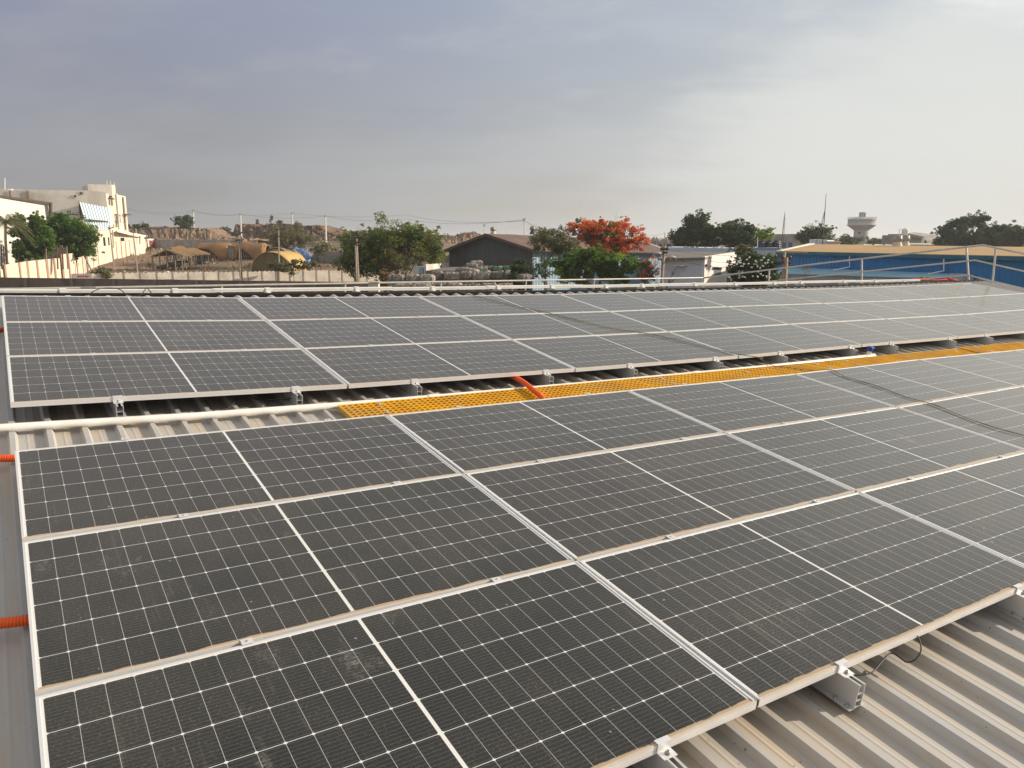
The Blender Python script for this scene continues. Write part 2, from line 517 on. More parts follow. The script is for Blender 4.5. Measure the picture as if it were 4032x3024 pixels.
def build_roof():
    prof = roof_profile()
    vs = np.concatenate([np.arange(V0, 3.2, 0.8), np.linspace(3.2, V1, 9)])
    mb = MB(); pts = []
    for v in vs:
        for u, dz in prof:
            # towards the ridge the ribs are crimped rounder and taller
            t_ = min(max((v - 4.3) / 0.3, 0), 1)
            ph = (u - RIBO) / RIBP
            ph = abs(ph - round(ph)) * 2
            z2 = 0.038 * (0.5 + 0.5 * math.cos(math.pi * min(ph * 1.25, 1)))
            pts.append((u, float(v), hroof(u, v) + dz * (1 - t_) + z2 * t_))
    n = len(prof)
    mb.add(pts, [(i * n + k, i * n + k + 1, (i + 1) * n + k + 1, (i + 1) * n + k) for i in range(len(vs) - 1) for k in range(n - 1)])
    o = mb.build('roof_sheet', M_ROOF, shed)
    at = o.data.attributes.new('rise', 'FLOAT', 'POINT')
    at.data.foreach_set('value', [dz for _ in vs for u, dz in prof])
    return o


roof_sheet = build_roof()
mb = MB()                                          # far slope, dropping to the eave rail
for k in range(len(ROOFU) - 1):
    u0, u1 = max(ROOFU[k], ROOF_U0), min(ROOFU[k + 1], ROOF_U1)
    a, b_ = hroof(u0, 4.8) - 0.04, hroof(u1, 4.8) - 0.04
    mb.quad((u0, 4.95, a), (u1, 4.95, b_), (u1, 13.9, b_ - 2.40), (u0, 13.9, a - 2.40))
mb.build('far_roof_slope', M_ROOF, shed)
mb = MB()  # black strip added along the ridge to stand for the shade under the tray
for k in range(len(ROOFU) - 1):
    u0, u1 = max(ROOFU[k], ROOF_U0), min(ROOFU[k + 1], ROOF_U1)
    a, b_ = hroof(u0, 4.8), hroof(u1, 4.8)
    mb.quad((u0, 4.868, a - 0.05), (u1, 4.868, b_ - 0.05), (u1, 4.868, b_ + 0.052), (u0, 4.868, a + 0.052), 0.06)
mb.build('ridge_shade_strip', M_DARK, shed)
mb = MB()                                          # gable and eave walls of our own building, down to the ground
M_OWN = mat('own_wall_sheet', (0.45, 0.46, 0.46), rough=0.6, scale=2)


def own_wall():
    inv = ROOF.inverted()
    def down(p):
        w = ROOF @ Vector(p); w.z = 0.0
        return inv @ w
    A_ = (ROOF_U0 + .02, V0 + .02, hroof(ROOF_U0, V0) - .03); B_ = (ROOF_U1 - .02, V0 + .02, hroof(ROOF_U1, V0) - .03)
    C_ = (ROOF_U1 - .02, 4.9, hroof(ROOF_U1, 4.8) - .06); D_ = (ROOF_U1 - .02, 13.85, hroof(ROOF_U1, 4.8) - 2.46)
    E_ = (ROOF_U0 + .02, 13.85, hroof(ROOF_U0, 4.8) - 2.46); G_ = (ROOF_U0 + .02, 4.9, hroof(ROOF_U0, 4.8) - .06)
    for p, q in ((A_, B_), (B_, C_), (C_, D_), (D_, E_), (E_, G_), (G_, A_)):
        mb.quad(p, q, down(q), down(p))


own_wall()
mb.build('wall', M_OWN, shed)
mb = MB(); mb.lathe([(0.0001, 0.009), (0.004, 0.009), (0.006, 0.004), (0.009, 0.003), (0.009, 0.0)], 8)
screw0 = mb.build('roof_screw', M_BOLT, shed)
ns = 0
for k in range(0, 46):
    u = RIBO + (k + 1) * RIBP
    if u > 9: break
    if k % 2 and k > 14: continue
    s_ = screw0 if ns == 0 else screw0.copy()
    if ns: COL.objects.link(s_)
    s_.parent = shed
    s_.location = (u + rnd.uniform(-.006, .006), 0.14 + rnd.uniform(-.03, .03), hroof(u, 0.14) + 0.03)
    ns += 1
for k in range(22):
    u = RIBO + (k + 9) * RIBP
    s_ = screw0.copy(); COL.objects.link(s_); s_.parent = shed
    s_.location = (u, -4.28 + rnd.uniform(-.03, .03), hroof(u, -4.3) + 0.03)


# ------------------------------------------------------------------ solar panels
def make_panel(name):
    t = thing(name, 'x', 'solar panel')
    L2, S2, T = 1.1415, 0.567, 0.035
    # long members carry the outer profile with the two grooves seen from the gap
    prof = [(0, 0), (0.0100, 0), (0.0100, -0.003), (0.003, -0.003), (0.003, -T + .002), (0.022, -T + .002), (0.022, -T), (0, -T), (0, -0.022), (0.0015, -0.0215), (0.0015, -0.0195), (0, -0.019), (0, -0.011), (0.0012, -0.0105), (0.0012, -0.0095), (0, -0.009)]
    mb = MB()
    for sgn in (-1, 1):
        p1 = [(sgn * (S2 - a), z) for a, z in prof]
        if sgn > 0: p1 = p1[::-1]
        mb.prism(p1, 'x', -L2, L2)
        p2 = [(sgn * (L2 - a), z) for a, z in prof]
        if sgn < 0: p2 = p2[::-1]
        mb.prism(p2, 'y', -S2 + 0.0113, S2 - 0.0113)
    mb.build('frame', M_FRAME, t, fixn=True)
    mb = MB(); mb.box(-L2 + .0035, L2 - .0035, -S2 + .0035, S2 - .0035, -0.009, -0.0032)
    mb.build('glass_laminate', M_CELL, t)
    return t


panel0 = make_panel('solar_panel')
first_panel = [True]


def put_panel(c, r, hf, vf, label, group):
    o = panel0 if first_panel[0] else dup(panel0)
    first_panel[0] = False
    tag(o, label, 'solar panel', group)
    p00 = Vector((c * PU, vf(r), hf(c, r))); p10 = Vector((c * PU + 2.278, vf(r), hf(c + 1, r)))
    p01 = Vector((c * PU, vf(r + 1), hf(c, r + 1))); p11 = Vector((c * PU + 2.278, vf(r + 1), hf(c + 1, r + 1)))
    ex = ((p10 - p00) + (p11 - p01)).normalized()
    ey = ((p00 - p01) + (p10 - p11)); ey = (ey - ex * ey.dot(ex)).normalized(); ez = ex.cross(ey)
    ctr = (p00 + p10 + p01 + p11) / 4
    ctr.y -= 0.0087 if False else 0.0
    M = Matrix.Identity(4)
    for i in range(3):
        M[i][0] = ex[i]; M[i][1] = ey[i]; M[i][2] = ez[i]; M[i][3] = ctr[i] + rnd.uniform(-.0012, .0012) * (i == 2)
    o.matrix_world = ROOF @ M
    return o


ROWN = {('A', 0): 'row along the walkway', ('A', 1): 'middle row', ('A', 2): 'row beside the bare sheet',
        ('B', 0): 'row beside the tray', ('B', 1): 'middle row', ('B', 2): 'row facing the walkway'}
for r in range(3):
    for c in range([7, 6, 5][r]):
        put_panel(c, r, hA, lambda q: -q * PV, f'{ORD[c]} panel from the left in the near array, {ROWN[("A", r)]}', 'panels of the near array')
for r in range(3):
    for c in range(8):
        put_panel(c, r, hB, vB, f'{ORD[c]} panel from the left in the far array, {ROWN[("B", r)]}', 'panels of the far array')


# ------------------------------------------------------------------ mini rails with clamps
def make_minirail():
    t = thing('mounting_rail', 'x', 'mounting rail')
    # origin: panel corner line; rail runs along v from -0.11 (open end) to +0.29, top at h=-0.0365
    top, bot = -0.0365, -0.142
    mb = MB()
    w = 0.021
    for sgn in (-1, 1):
        mb.box(sgn * w - .002, sgn * w + .002, -0.11, 0.29, bot, top)
    for z in (bot + .001, bot + .033, bot + .064):
        mb.box(-w + .0021, w - .0021, -0.1095, 0.2895, z, z + .0025)
    for sgn in (-1, 1):
        x0, x1 = sorted((sgn * (w + .0021), sgn * (w + .030)))
        mb.box(x0, x1, -0.1095, 0.2895, bot - .003, bot + .0005)
        x0, x1 = sorted((sgn * (w - .0025), sgn * (w - .012)))
        mb.box(x0, x1, -0.1098, 0.2898, top + .0003, top + .0028)
    mb.build('rail', M_RAIL, t)
    mb = MB()
    mb.box(-.031, .031, -0.0105, 0.010, 0.0012, 0.0042)
    mb.box(-.031, .031, -0.0140, -0.0106, -0.0335, 0.0042)
    mb.box(-.031, .031, -0.050, -0.0141, -0.0335, -0.0300)
    mb.build('end_clamp', M_FRAME, t)
    mb = MB(); mb.lathe([(0.0075, -0.0298), (0.0075, -0.018), (0.004, -0.0179), (0.004, -0.022), (0.0001, -0.022)], 10, (0, -0.031, 0))
    mb.lathe([(0.011, -0.0299), (0.011, -0.0285)], 10, (0, -0.031, 0))
    mb.build('clamp_bolt', M_BOLT, t)
    for sy in (-0.085, -0.03):
        mb = MB(); mb.lathe([(0.007, bot + .0006), (0.007, bot + .004), (0.005, bot + .010), (0.0001, bot + .011)], 8, (-0.037, sy, 0))
        mb.build('rail_screw', M_BOLT, t)
    return t


rail0 = make_minirail()
first_rail = [True]


def put_rail(u, v, h, label, group, flip=False):
    o = rail0 if first_rail[0] else dup(rail0)
    first_rail[0] = False
    tag(o, label, 'mounting rail', group)
    place(o, u, v, h, math.pi if flip else 0)


def hcA(u, v):
    r = min(max(-v / PV, 0), 3); c = min(max(u / PU, 0), 6.99)
    i = int(c); f = c - i; j = min(int(r), 2); g = r - j
    return (hA(i, j) * (1 - f) + hA(i + 1, j) * f) * (1 - g) + (hA(i, j + 1) * (1 - f) + hA(i + 1, j + 1) * f) * g


def hcB(u, v):
    c = min(max(u / PU, 0), 7.99); i = int(c); f = c - i
    return -0.0043 + 0.0077 * v + HB[i] * (1 - f) + HB[i + 1] * f


ua = [1.804, 2.808, 4.293, 5.2, 6.5]
ub = [0.621, 1.863, 2.882, 4.244, 5.283, 6.517, 7.60, 8.954, 9.828, 11.264, 12.277, 13.5, 14.3, 15.7]
for i, u in enumerate([0.62] + ua):
    put_rail(u, -3 * PV + 0.0174, hcA(u, -3.45), f'{ORD[i]} mounting rail from the left under the front edge of the near array', 'mounting rails under the near array')
for i, u in enumerate(ub):
    put_rail(u, 0.7507 + 0.0174, hcB(u, 0.75), f'{ORD[i]} mounting rail from the left under the front edge of the far array', 'mounting rails under the far array')


# clamps seen on top, between rows and at the back edges
def make_clamp():
    t = thing('panel_clamp', 'x', 'clamp')
    mb = MB()
    mb.box(-.022, .022, -0.017, 0.018, 0.0015, 0.0038)
    mb.box(-.024, .024, -0.0015, 0.0015, -0.030, 0.0014)
    mb.build('clamp_plate', M_FRAME, t)
    mb = MB(); mb.lathe([(0.0045, 0.0039), (0.0045, 0.0065), (0.002, 0.0066), (0.002, 0.0052), (0.0001, 0.0052)], 8)
    mb.build('clamp_bolt', M_BOLT, t)
    return t


clamp0 = make_clamp(); first_clamp = [True]


def put_clamp(u, v, h, label, group):
    o = clamp0 if first_clamp[0] else dup(clamp0)
    first_clamp[0] = False
    tag(o, label, 'clamp', group)
    place(o, u, v, h)


SEAM = {0: 'back edge', 1: 'rear seam', 2: 'front seam'}
for arr, hc, cols, vv in (('near', hcA, 6, lambda r: -r * PV), ('far', hcB, 8, vB)):
    for r in range(3):
        k = 0
        for c in range(cols):
            if arr == 'near' and ((r == 1 and c > 4) or (r == 2 and c > 3)): continue
            for q in (0.62, 1.80):
                u = c * PU + q + rnd.uniform(-.08, .08)
                v = vv(r) + (0.0 if r == 0 else 0.0087)
                if r == 0: v -= 0.0
                put_clamp(u, v - (0.0087 if r else 0.004), hc(u, v), f'{ORD[k]} small clamp from the left on the {SEAM[r]} of the {arr} array', f'small clamps on the {arr} array')
                k += 1


# ------------------------------------------------------------------ white cable tray along the ridge, in sections
tray_u = [-0.02, 2.18, 4.55, 6.1, 7.9, 9.55, 10.7, 12.9, 15.2, 17.6]
brk = [0.58, 1.75, 2.85, 4.05, 5.2, 6.3, 7.3, 8.4, 9.2, 10.45, 11.5, 12.6, 13.4, 14.8, 15.9, 17.0]


def htray(u):
    return interp(u, [0, 2.8, 5.2, 8.7, 13, 17.8], [-0.062, -0.078, -0.066, -0.05, -0.008, 0.04]) + 0.004


for i in range(len(tray_u) - 1):
    a, b_ = tray_u[i], tray_u[i + 1]
    up = 0.0 if i % 2 == 0 else 0.006
    t = thing('cable_tray', f'{ORD[i]} length from the left of the white cable tray along the roof ridge', 'cable tray', group='lengths of the ridge cable tray')
    place(t, 0, 0, 0)
    mb = MB()
    ha, hb = htray(a) + up, htray(b_) + up
    w = 0.05 + up
    vs = []
    for u, h in ((a, ha), (b_ + 0.03, hb)):
        vs += [(u, 4.985 - w / 2, h), (u, 4.985 + w / 2, h), (u, 4.985 + w / 2, h + .036), (u, 4.985 - w / 2, h + .036)]
    mb.add(vs, [(0, 1, 2, 3), (7, 6, 5, 4), (0, 4, 5, 1), (1, 5, 6, 2), (2, 6, 7, 3), (3, 7, 4, 0)])
    vs = []
    for u, h in ((a + .004, ha), (b_ + 0.026, hb)):
        vs += [(u, 4.985 - w / 2 - .003, h + .025), (u, 4.985 + w / 2 + .003, h + .025), (u, 4.985 + w / 2 + .003, h + .0385), (u, 4.985 - w / 2 - .003, h + .0385)]
    mb.build('trough', M_TRAY, t, fixn=True)
    mb = MB(); mb.add(vs, [(0, 1, 2, 3), (7, 6, 5, 4), (0, 4, 5, 1), (1, 5, 6, 2), (2, 6, 7, 3), (3, 7, 4, 0)])
    mb.build('lid', M_TRAY, t, fixn=True)
    for u in [q for q in brk if a + .05 < q < b_ - .02]:
        h = htray(u) + up
        mb = MB()
        mb.box(u - .035, u + .035, 4.985 - w / 2 - .010, 4.985 - w / 2 - .0045, h - .01, h + .0435)
        mb.box(u - .035, u + .035, 4.985 - w / 2 - .010, 4.985 + w / 2 + .006, h + .044, h + .047)
        mb.box(u - .0195, u + .0195, 4.985 - w / 2 - .044, 4.985 - w / 2 - .0101, h - .004, h + .000)
        s_ = mb.build('tray_bracket', M_TRAY, t)
        mb = MB()
        for sg in (-1, 1):
            mb.box(u + sg * .02 - .002, u + sg * .02 + .002, 4.88, 5.08, h - .06, h - .011)
        mb.box(u - .018, u + .018, 4.881, 5.079, h - .058, h - .056)
        mb.box(u - .018, u + .018, 4.881, 5.079, h - .035, h - .033)
        mb.build('bracket_rail', M_RAIL, s_)

# ------------------------------------------------------------------ yellow walkway gratings
GV0, GV1, GT = 0.245, 0.548, 0.038


def grating(i, u0, u1, detail):
    t = thing('walkway_grating', f'{ORD[i]} length from the left of the yellow grating walkway between the two arrays', 'walkway grating', group='yellow grating lengths')
    place(t, 0, 0, 0)
    ht = -0.098 + interp((u0 + u1) / 2, [2, 5, 9, 14], [0, -0.006, -0.004, 0.02])
    mb = MB()
    n = 6
    for k in range(n + 1):
        v = GV0 + (GV1 - GV0) * k / n
        w = .0034 if 0 < k < n else .005
        mb.box(u0, u1, v - w, v + w, ht - GT, ht)
    m = int(round((u1 - u0) / 0.0505))
    for k in range(m + 1):
        u = u0 + .004 + (u1 - u0 - .008) * k / m
        w = .0034 if 0 < k < m else .0045
        mb.box(u - w, u + w, GV0 + .001, GV1 - .001, ht - GT + .001, ht - 0.0008)
    mb.build('grid', M_FRP, t)
    for uc, vc in detail:
        mb = MB()
        for dv in (-.02, .02):
            mb.box(uc - .018, uc + .018, vc + dv - .008, vc + dv + .008, ht + .0006, ht + .004)
        mb.box(uc - .006, uc + .006, vc - .012, vc + .012, ht + .0006, ht + .0032)
        mb.lathe([(.006, ht + .0042), (.006, ht + .010), (.0001, ht + .0101)], 8, (uc, vc, 0))
        mb.build('hold_down_clip', M_RAIL, t)


seg = [2.13, 5.15, 8.17, 11.19, 14.21, 17.2]
for i in range(5):
    a, b_ = seg[i] + (.006 if i else 0), seg[i + 1] - .006
    grating(i, a, b_, [(a + .32, GV1 - .06), (a + .30, GV0 + .05), (b_ - .25, GV1 - .07), (b_ - .22, GV0 + .06), ((a + b_) / 2, 0.42)][: 5 if i else 2])

# ------------------------------------------------------------------ white water pipe with its couplings and blue tap
pipe_pts = [(-1.3, .69), (-0.1, .675), (1.0, .605), (2.1, .592), (2.95, .575), (4.5, .572), (6.0, .577), (9.1, .60)]
t = thing('water_pipe', 'long white plastic water pipe lying across the roof ribs beside the yellow walkway', 'pipe')
place(t, 0, 0, 0)


def hp(u): return hroof(u, .6) + 0.03 + 0.0275


mb = MB(); pp = [(u, interp(u, [p[0] for p in pipe_pts], [p[1] for p in pipe_pts]), hp(u)) for u in np.arange(-1.3, 9.15, 0.4)]
mb.tube(pp, 0.0265, 14)
mb.build('pipe_run', M_PVC, t)
for u in (2.97, 6.05):
    v = interp(u, [p[0] for p in pipe_pts], [p[1] for p in pipe_pts])
    mb = MB(); mb.tube([(u - .055, v, hp(u)), (u - .045, v, hp(u)), (u + .045, v, hp(u)), (u + .055, v, hp(u))], [.029, .0325, .0325, .029], 14)
    mb.build('coupling', M_PVC, t)
ue = 9.12
mb = MB(); mb.tube([(ue - .06, .60, hp(ue)), (ue + .12, .60, hp(ue))], .034, 14)
mb.tube([(ue, .60, hp(ue)), (ue, .60, hp(ue) + .075)], .026, 12)
mb.build('tee_joint', M_PVC, t)
mb = MB(); mb.lathe([(.036, 0), (.038, .01), (.038, .05), (.03, .058), (.0001, .058)], 12, (ue, .60, hp(ue) + .075))
M_BLUE = mat('blue_plastic', (0.02, 0.06, 0.36), rough=0.4, scale=8)
mb.tube([(ue + .03, .60, hp(ue) + .10), (ue + .2, .66, hp(ue) + .085)], .007, 6)
mb.build('tap_handle', M_BLUE, t)


# ------------------------------------------------------------------ orange conduits
def conduit(name, label, pts, r, rib, grp=None):
    o = thing(name, label, 'conduit', group=grp)
    place(o, 0, 0, 0)
    # smooth the path
    P = [Vector(p) for p in pts]; path = []
    for i in range(len(P) - 1):
        p0, p1, p2, p3 = P[max(i - 1, 0)], P[i], P[i + 1], P[min(i + 2, len(P) - 1)]
        for k in range(12):
            s = k / 12
            path.append(0.5 * ((2 * p1) + (p2 - p0) * s + (2 * p0 - 5 * p1 + 4 * p2 - p3) * s * s + (3 * p1 - p0 - 3 * p2 + p3) * s ** 3))
    path.append(P[-1])
    d = [0.0]
    for i in range(1, len(path)): d.append(d[-1] + (path[i] - path[i - 1]).length)
    n = int(d[-1] / (rib / 4)); pts2 = []; rr = []
    for k in range(n + 1):
        x = d[-1] * k / n
        pts2.append(tuple(np.interp(x, d, [q[j] for q in path]) for j in range(3)))
        rr.append(r if k % 4 in (0, 1) else r * 0.86)
    mb = MB(); mb.tube(pts2, rr, 12)
    mb.build('hose', M_ORANGE, o)
    return o


cq = [onroof(2012, 1478, -.085), onroof(2036, 1490, -.066), onroof(2062, 1505, -.066), onroof(2098, 1534, -.070), onroof(2134, 1566, -.072)]
conduit('orange_conduit', 'orange corrugated conduit laid slantwise from the far array over the yellow walkway', [cq[0] + Vector((-.05, .3, -.01))] + cq + [cq[-1] + (cq[-1] - cq[-2]).normalized() * .12 - Vector((0, 0, .03))], .023, .012)
for (x, y, v, lab) in ((0, 1300, None, 'orange corrugated conduit stub at the left end of the far array'), (0, 1805, None, 'orange corrugated conduit stub at the left end of the near array, back row'), (0, 2455, None, 'orange corrugated conduit stub at the left end of the near array, middle row')):
    h = -0.085
    p = onroof(x, y, h)
    q = onroof({1300: 17, 1805: 52, 2455: 122}[y], {1300: 1297, 1805: 1804, 2455: 2440}[y], h)
    d = (q - p).normalized()
    conduit('orange_conduit', lab, [p - d * .5, p, q, q + d * .25], .023, .012, 'orange conduit stubs by the left roof edge')


# ------------------------------------------------------------------ cables
def cable(name, label, pts, r, material, cat='cable', grp=None):
    P = [Vector(p) for p in pts]; path = []
    for i in range(len(P) - 1):
        p0, p1, p2, p3 = P[max(i - 1, 0)], P[i], P[i + 1], P[min(i + 2, len(P) - 1)]
        for k in range(8):
            s = k / 8
            path.append(0.5 * ((2 * p1) + (p2 - p0) * s + (2 * p0 - 5 * p1 + 4 * p2 - p3) * s * s + (3 * p1 - p0 - 3 * p2 + p3) * s ** 3))
    path.append(P[-1])
    mb = MB(); mb.tube(path, r, 6)
    o = mb.build(name, material)
    tag(o, label, cat, grp)
    o.matrix_world = ROOF
    return o


M_YCAB = mat('brown_yellow_cable', (0.36, 0.25, 0.08), (0.20, 0.13, 0.05), rough=0.5, scale=7, amt=1)
M_YCAB2 = mat('dark_brown_cable', (0.20, 0.14, 0.06), (0.12, 0.085, 0.04), rough=0.5, scale=7, amt=1)
run = [(1850, 1161), (2000, 1195), (2170, 1232), (2400, 1286), (2560, 1310), (2760, 1352), (2900, 1385), (3000, 1400)]
run2 = [(3270, 1452), (3330, 1480), (3450, 1517), (3560, 1558), (3680, 1592), (3800, 1640), (3930, 1685), (4032, 1712), (4150, 1750)]
ptsB = [Vector((5.6, 4.95, -.055))]
for x, y in run:
    p = onroof(x, y, 0.012); ptsB.append(Vector((p.x, p.y, hcB(p.x, p.y) + .006)))
e = ptsB[-1]
mid_ = [Vector((e.x + .10, .70, e.z - .04)), Vector((e.x + .12, .56, -.095 + .006)), Vector((e.x + .24, .40, -.090)), Vector((e.x + .38, .23, -.082))]
ptsA = []
for x, y in run2:
    p = onroof(x, y, 0.01); ptsA.append(Vector((p.x, p.y, hcA(p.x, p.y) + .006)))
full = ptsB + mid_ + ptsA
cable('power_cable', 'thin brown and yellow cable strung across both arrays over the walkway', full, .0026, M_YCAB)
cable('power_cable', 'thin dark cable twisted beside the brown and yellow one across both arrays', [p + Vector((.010 * math.sin(i * 1.7), .012 * math.cos(i * 1.7), .001 + .004 * (i % 2))) for i, p in enumerate(full)], .0020, M_YCAB2)
Z = lambda a, b: (3032 + a / 2.074, 2224 + b / 2.074)
loop = [(600, 900), (720, 900), (830, 880), (905, 800), (955, 740), (1000, 722), (1050, 750), (1120, 795), (1190, 770), (1232, 700), (1225, 630), (1205, 580)]
hh = [-.13, -.128, -.125, -.12, -.115, -.112, -.115, -.118, -.10, -.07, -.045, -.03]
pl = [onroof(*Z(a, b), h) for (a, b), h in zip(loop, hh)]
cable('loose_wire', 'black wire looping out from under the near array front edge beside the bare sheet', pl, .0035, M_RUBBER)
Z2 = lambda a, b: (a / 2.212, 1120 + b / 2.212)
pl = [onroof(*Z2(a, b), -.10) for a, b in ((1780, 1010), (1840, 1065), (1920, 1092), (1990, 1075), (2050, 1020), (2062, 985))]
cable('loose_wire', 'black wire sagging in the gap under the first two front panels of the far array', pl, .0035, M_RUBBER)
Z3 = lambda a, b: (1000 + a / 2.212, 1120 + b / 2.212)
pl = [onroof(*Z3(a, b), -.10) for a, b in ((2020, 830), (2060, 885), (2130, 902), (2200, 890), (2215, 840))]
cable('loose_wire', 'black wire sagging beside the orange conduit under the far array', pl, .0035, M_RUBBER)
pl = [onroof(*Z3(a, b), -.10) for a, b in ((-60, 960), (30, 1005), (140, 1000), (250, 1004), (330, 990))]
cable('loose_wire', 'black wire lying on the ribs by the third mounting rail of the far array', pl, .004, M_RUBBER)
pl = [Vector((u, v, h)) for u, v, h in ((.80, 4.80, -.06), (.90, 4.83, 0.0), (1.02, 4.88, .012), (1.14, 4.84, .0), (1.20, 4.78, -.05), (1.33, 4.76, -.055), (1.42, 4.86, .005), (1.47, 4.80, -.05))]
cable('loose_wire', 'black wire arched over the white cable tray near the left end of the ridge', pl, .005, M_RUBBER)

# ------------------------------------------------------------------ guard rail round the far eave and up the gable
t = thing('guard_rail', 'galvanised tube guard rail along the far eave and up over the gable end', 'railing')
t.matrix_world = ROOF
EV, GU = 13.6, 19.9


def rail_h(u):
    return interp(u, [-4, 0, 9, 19.9], [-1.66, -1.645, -1.53, -1.41])


def eave_h(u):
    return hroof(u, 4.8) - 0.04 - 2.40 * (EV - 4.95) / 8.95


mb = MB()
mb.tube([(u, EV, rail_h(u)) for u in np.linspace(-4, GU, 12)], .024, 8)
mb.build('top_rail', M_GALV, t)
for u in (-1.2, 1.58, 4.27, 7.25, 9.95, 12.7, 15.2, 17.72):
    mb = MB(); mb.tube([(u, EV, eave_h(u)), (u, EV, rail_h(u) - .022)], .022, 8)
    mb.build('post', M_GALV, t)
for u in (1.55, 8.0, 15.0):
    mb = MB(); mb.tube([(u - .14, EV, rail_h(u)), (u + .14, EV, rail_h(u))], .0265, 8)
    mb.build('rail_sleeve', mat('dark_sleeve_steel', (0.20, 0.19, 0.18), rough=0.5), t)
pk_v, pk_h = 4.93, 0.915
gpts = [(GU, EV, rail_h(GU)), (GU, 9.2, -.21), (GU, pk_v, pk_h), (GU + .02, 3.2, .80), (GU, -4.0, .62)]


def lower(p, d):
    return (p[0], p[1] + d * .10, p[2] - d)


mb = MB(); mb.tube(gpts, .024, 8); mb.build('gable_top_rail', M_GALV, t)
for d in (.38, .76):
    mb = MB(); mb.tube([lower(p, d) if i != 2 else (p[0], p[1] + d * .25, p[2] - d) for i, p in enumerate(gpts)], .019, 8); mb.build('gable_lower_rail', M_GALV, t)
for v, lean in ((13.6, .1), (11.0, .15), (8.0, .22), (5.30, .30), (4.62, .14), (2.4, .2), (0, .2)):
    hr_ = float(np.interp(v, [-4, 3.2, pk_v, 9.2, EV], [.62, .80, pk_h, -.21, rail_h(GU)]))
    hb_ = hroof(GU, min(v, 4.8)) if v < 4.9 else hroof(GU, 4.8) - .04 - 2.40 * (v - 4.95) / 8.95
    mb = MB(); mb.tube([(GU, v - lean, hb_), (GU, v, hr_ - .01)], .025, 8); mb.build('gable_post', M_GALV, t)
# red cloth lying along the end of the tray
mb = MB()
M_RED = mat('red_cloth', (0.62, 0.03, 0.035), rough=0.8, scale=6)
rp = [(17.3, 5.0, .10), (17.8, 5.02, .085), (18.4, 5.0, .075), (18.9, 4.98, .10), (19.3, 4.96, .065)]
mb.tube([(a, b_, c_ - .02) for a, b_, c_ in rp], [.012, .02, .018, .03, .012], 8)
o = mb.build('red_cloth', M_RED); o.matrix_world = ROOF
tag(o, 'bright red cloth bundled along the far end of the roof ridge', 'cloth')

# ================================================================== the surroundings
def lerp(a, b, t): return a + (b - a) * t


def gz(x, y):
    """height of the ground at world x, y"""
    D = max(y, 1.0)
    p = 2016 + 3087.4 * x / D
    dw = 107 + (p - 283) / 1209 * 24 if p < 1600 else 133.0
    g = float(np.interp(D, [0, 88, 113, 150, 180, 260, 320, 420, 9000], [0, 0, .8, 2.5, 3.6, 4.2, 6.6, 7.0, 6.0]))
    g = lerp(min(g, .12), g, float(np.interp(D, [dw + .5, dw + 4], [0, 1])))
    w = float(np.interp(p, [1500, 1950], [1.0, 0.25]))
    g2 = float(np.interp(D, [0, 120, 300, 9000], [0, .6, 3.0, 5.0]))
    return g * w + g2 * (1 - w)


def G(x, y, D):          # pixel x, ground point at distance D
    p = px(x, 985, D)
    return Vector((p.x, D, gz(p.x, D)))


nprng = np.random.default_rng(11)

# ------------------------------------------------------------------ ground and hills
M_SOIL = mat('dry_soil', (0.235, 0.155, 0.095), (0.155, 0.105, 0.066), rough=0.95, scale=0.12, amt=0.8, stain=(0.33, 0.245, 0.165), stain_amt=0.7, stain_scale=0.05, coords='Object', detail=9, bump=0.15, bscale=0.9)
mb = MB()
ys = np.concatenate([[-300, -60, 0, 30], np.arange(60, 200, 2.5), np.arange(200, 440, 12), [500, 700, 1200, 3000, 8000]])
xs = np.concatenate([[-7000, -2500, -900, -400], np.arange(-260, 261, 4), [400, 900, 2500, 7000]])
vs = [(float(x), float(y), gz(float(x), float(y)) + (0.25 * math.sin(x * .31 + y * .17) * math.sin(y * .23 - x * .11) if 140 < y < 430 else 0)) for y in ys for x in xs]
n = len(xs)
mb.add(vs, [(i * n + k, i * n + k + 1, (i + 1) * n + k + 1, (i + 1) * n + k) for i in range(len(ys) - 1) for k in range(n - 1)], True)
tag(mb.build('ground', M_SOIL), kind='structure')


def hill_material(name, a, b_, strata):
    m = bpy.data.materials.new(name); m.use_nodes = True
    t = NT(m.node_tree); b = t.n['Principled BSDF']
    v = t.node('ShaderNodeTexCoord').outputs['Object']
    n1 = t.noise(t.map(v, scale=(1, 1, strata)), 0.16, 9, 0.7)
    n2 = t.noise(v, 0.9, 6, 0.7)
    n3 = t.noise(t.map(v, loc=(9, 9, 9)), 0.05, 4, 0.6)
    c = t.mix(t.ramp(n1, 0.36, 0.64), a, b_)
    c = t.mix(t.ramp(n2, 0.55, 0.75, 0, .55), c, (0.36, 0.30, 0.23))
    c = t.mix(t.ramp(n3, 0.5, 0.66, 0, .6), c, (0.21, 0.13, 0.075))
    t.put(b.inputs['Base Color'], c); b.inputs['Roughness'].default_value = 0.95; b.inputs['Specular IOR Level'].default_value = 0.15
    bn = t.node('ShaderNodeBump'); bn.inputs['Distance'].default_value = 0.6
    t.put(bn.inputs['Height'], n2); t.put(b.inputs['Normal'], bn.outputs[0])
    return m


def vnoise(n, k, seed):
    r = np.random.default_rng(seed)
    x = np.linspace(0, k, n); g = r.uniform(-1, 1, k + 3)
    i = x.astype(int); f = x - i; f = f * f * (3 - 2 * f)
    return g[i] * (1 - f) + g[i + 1] * f


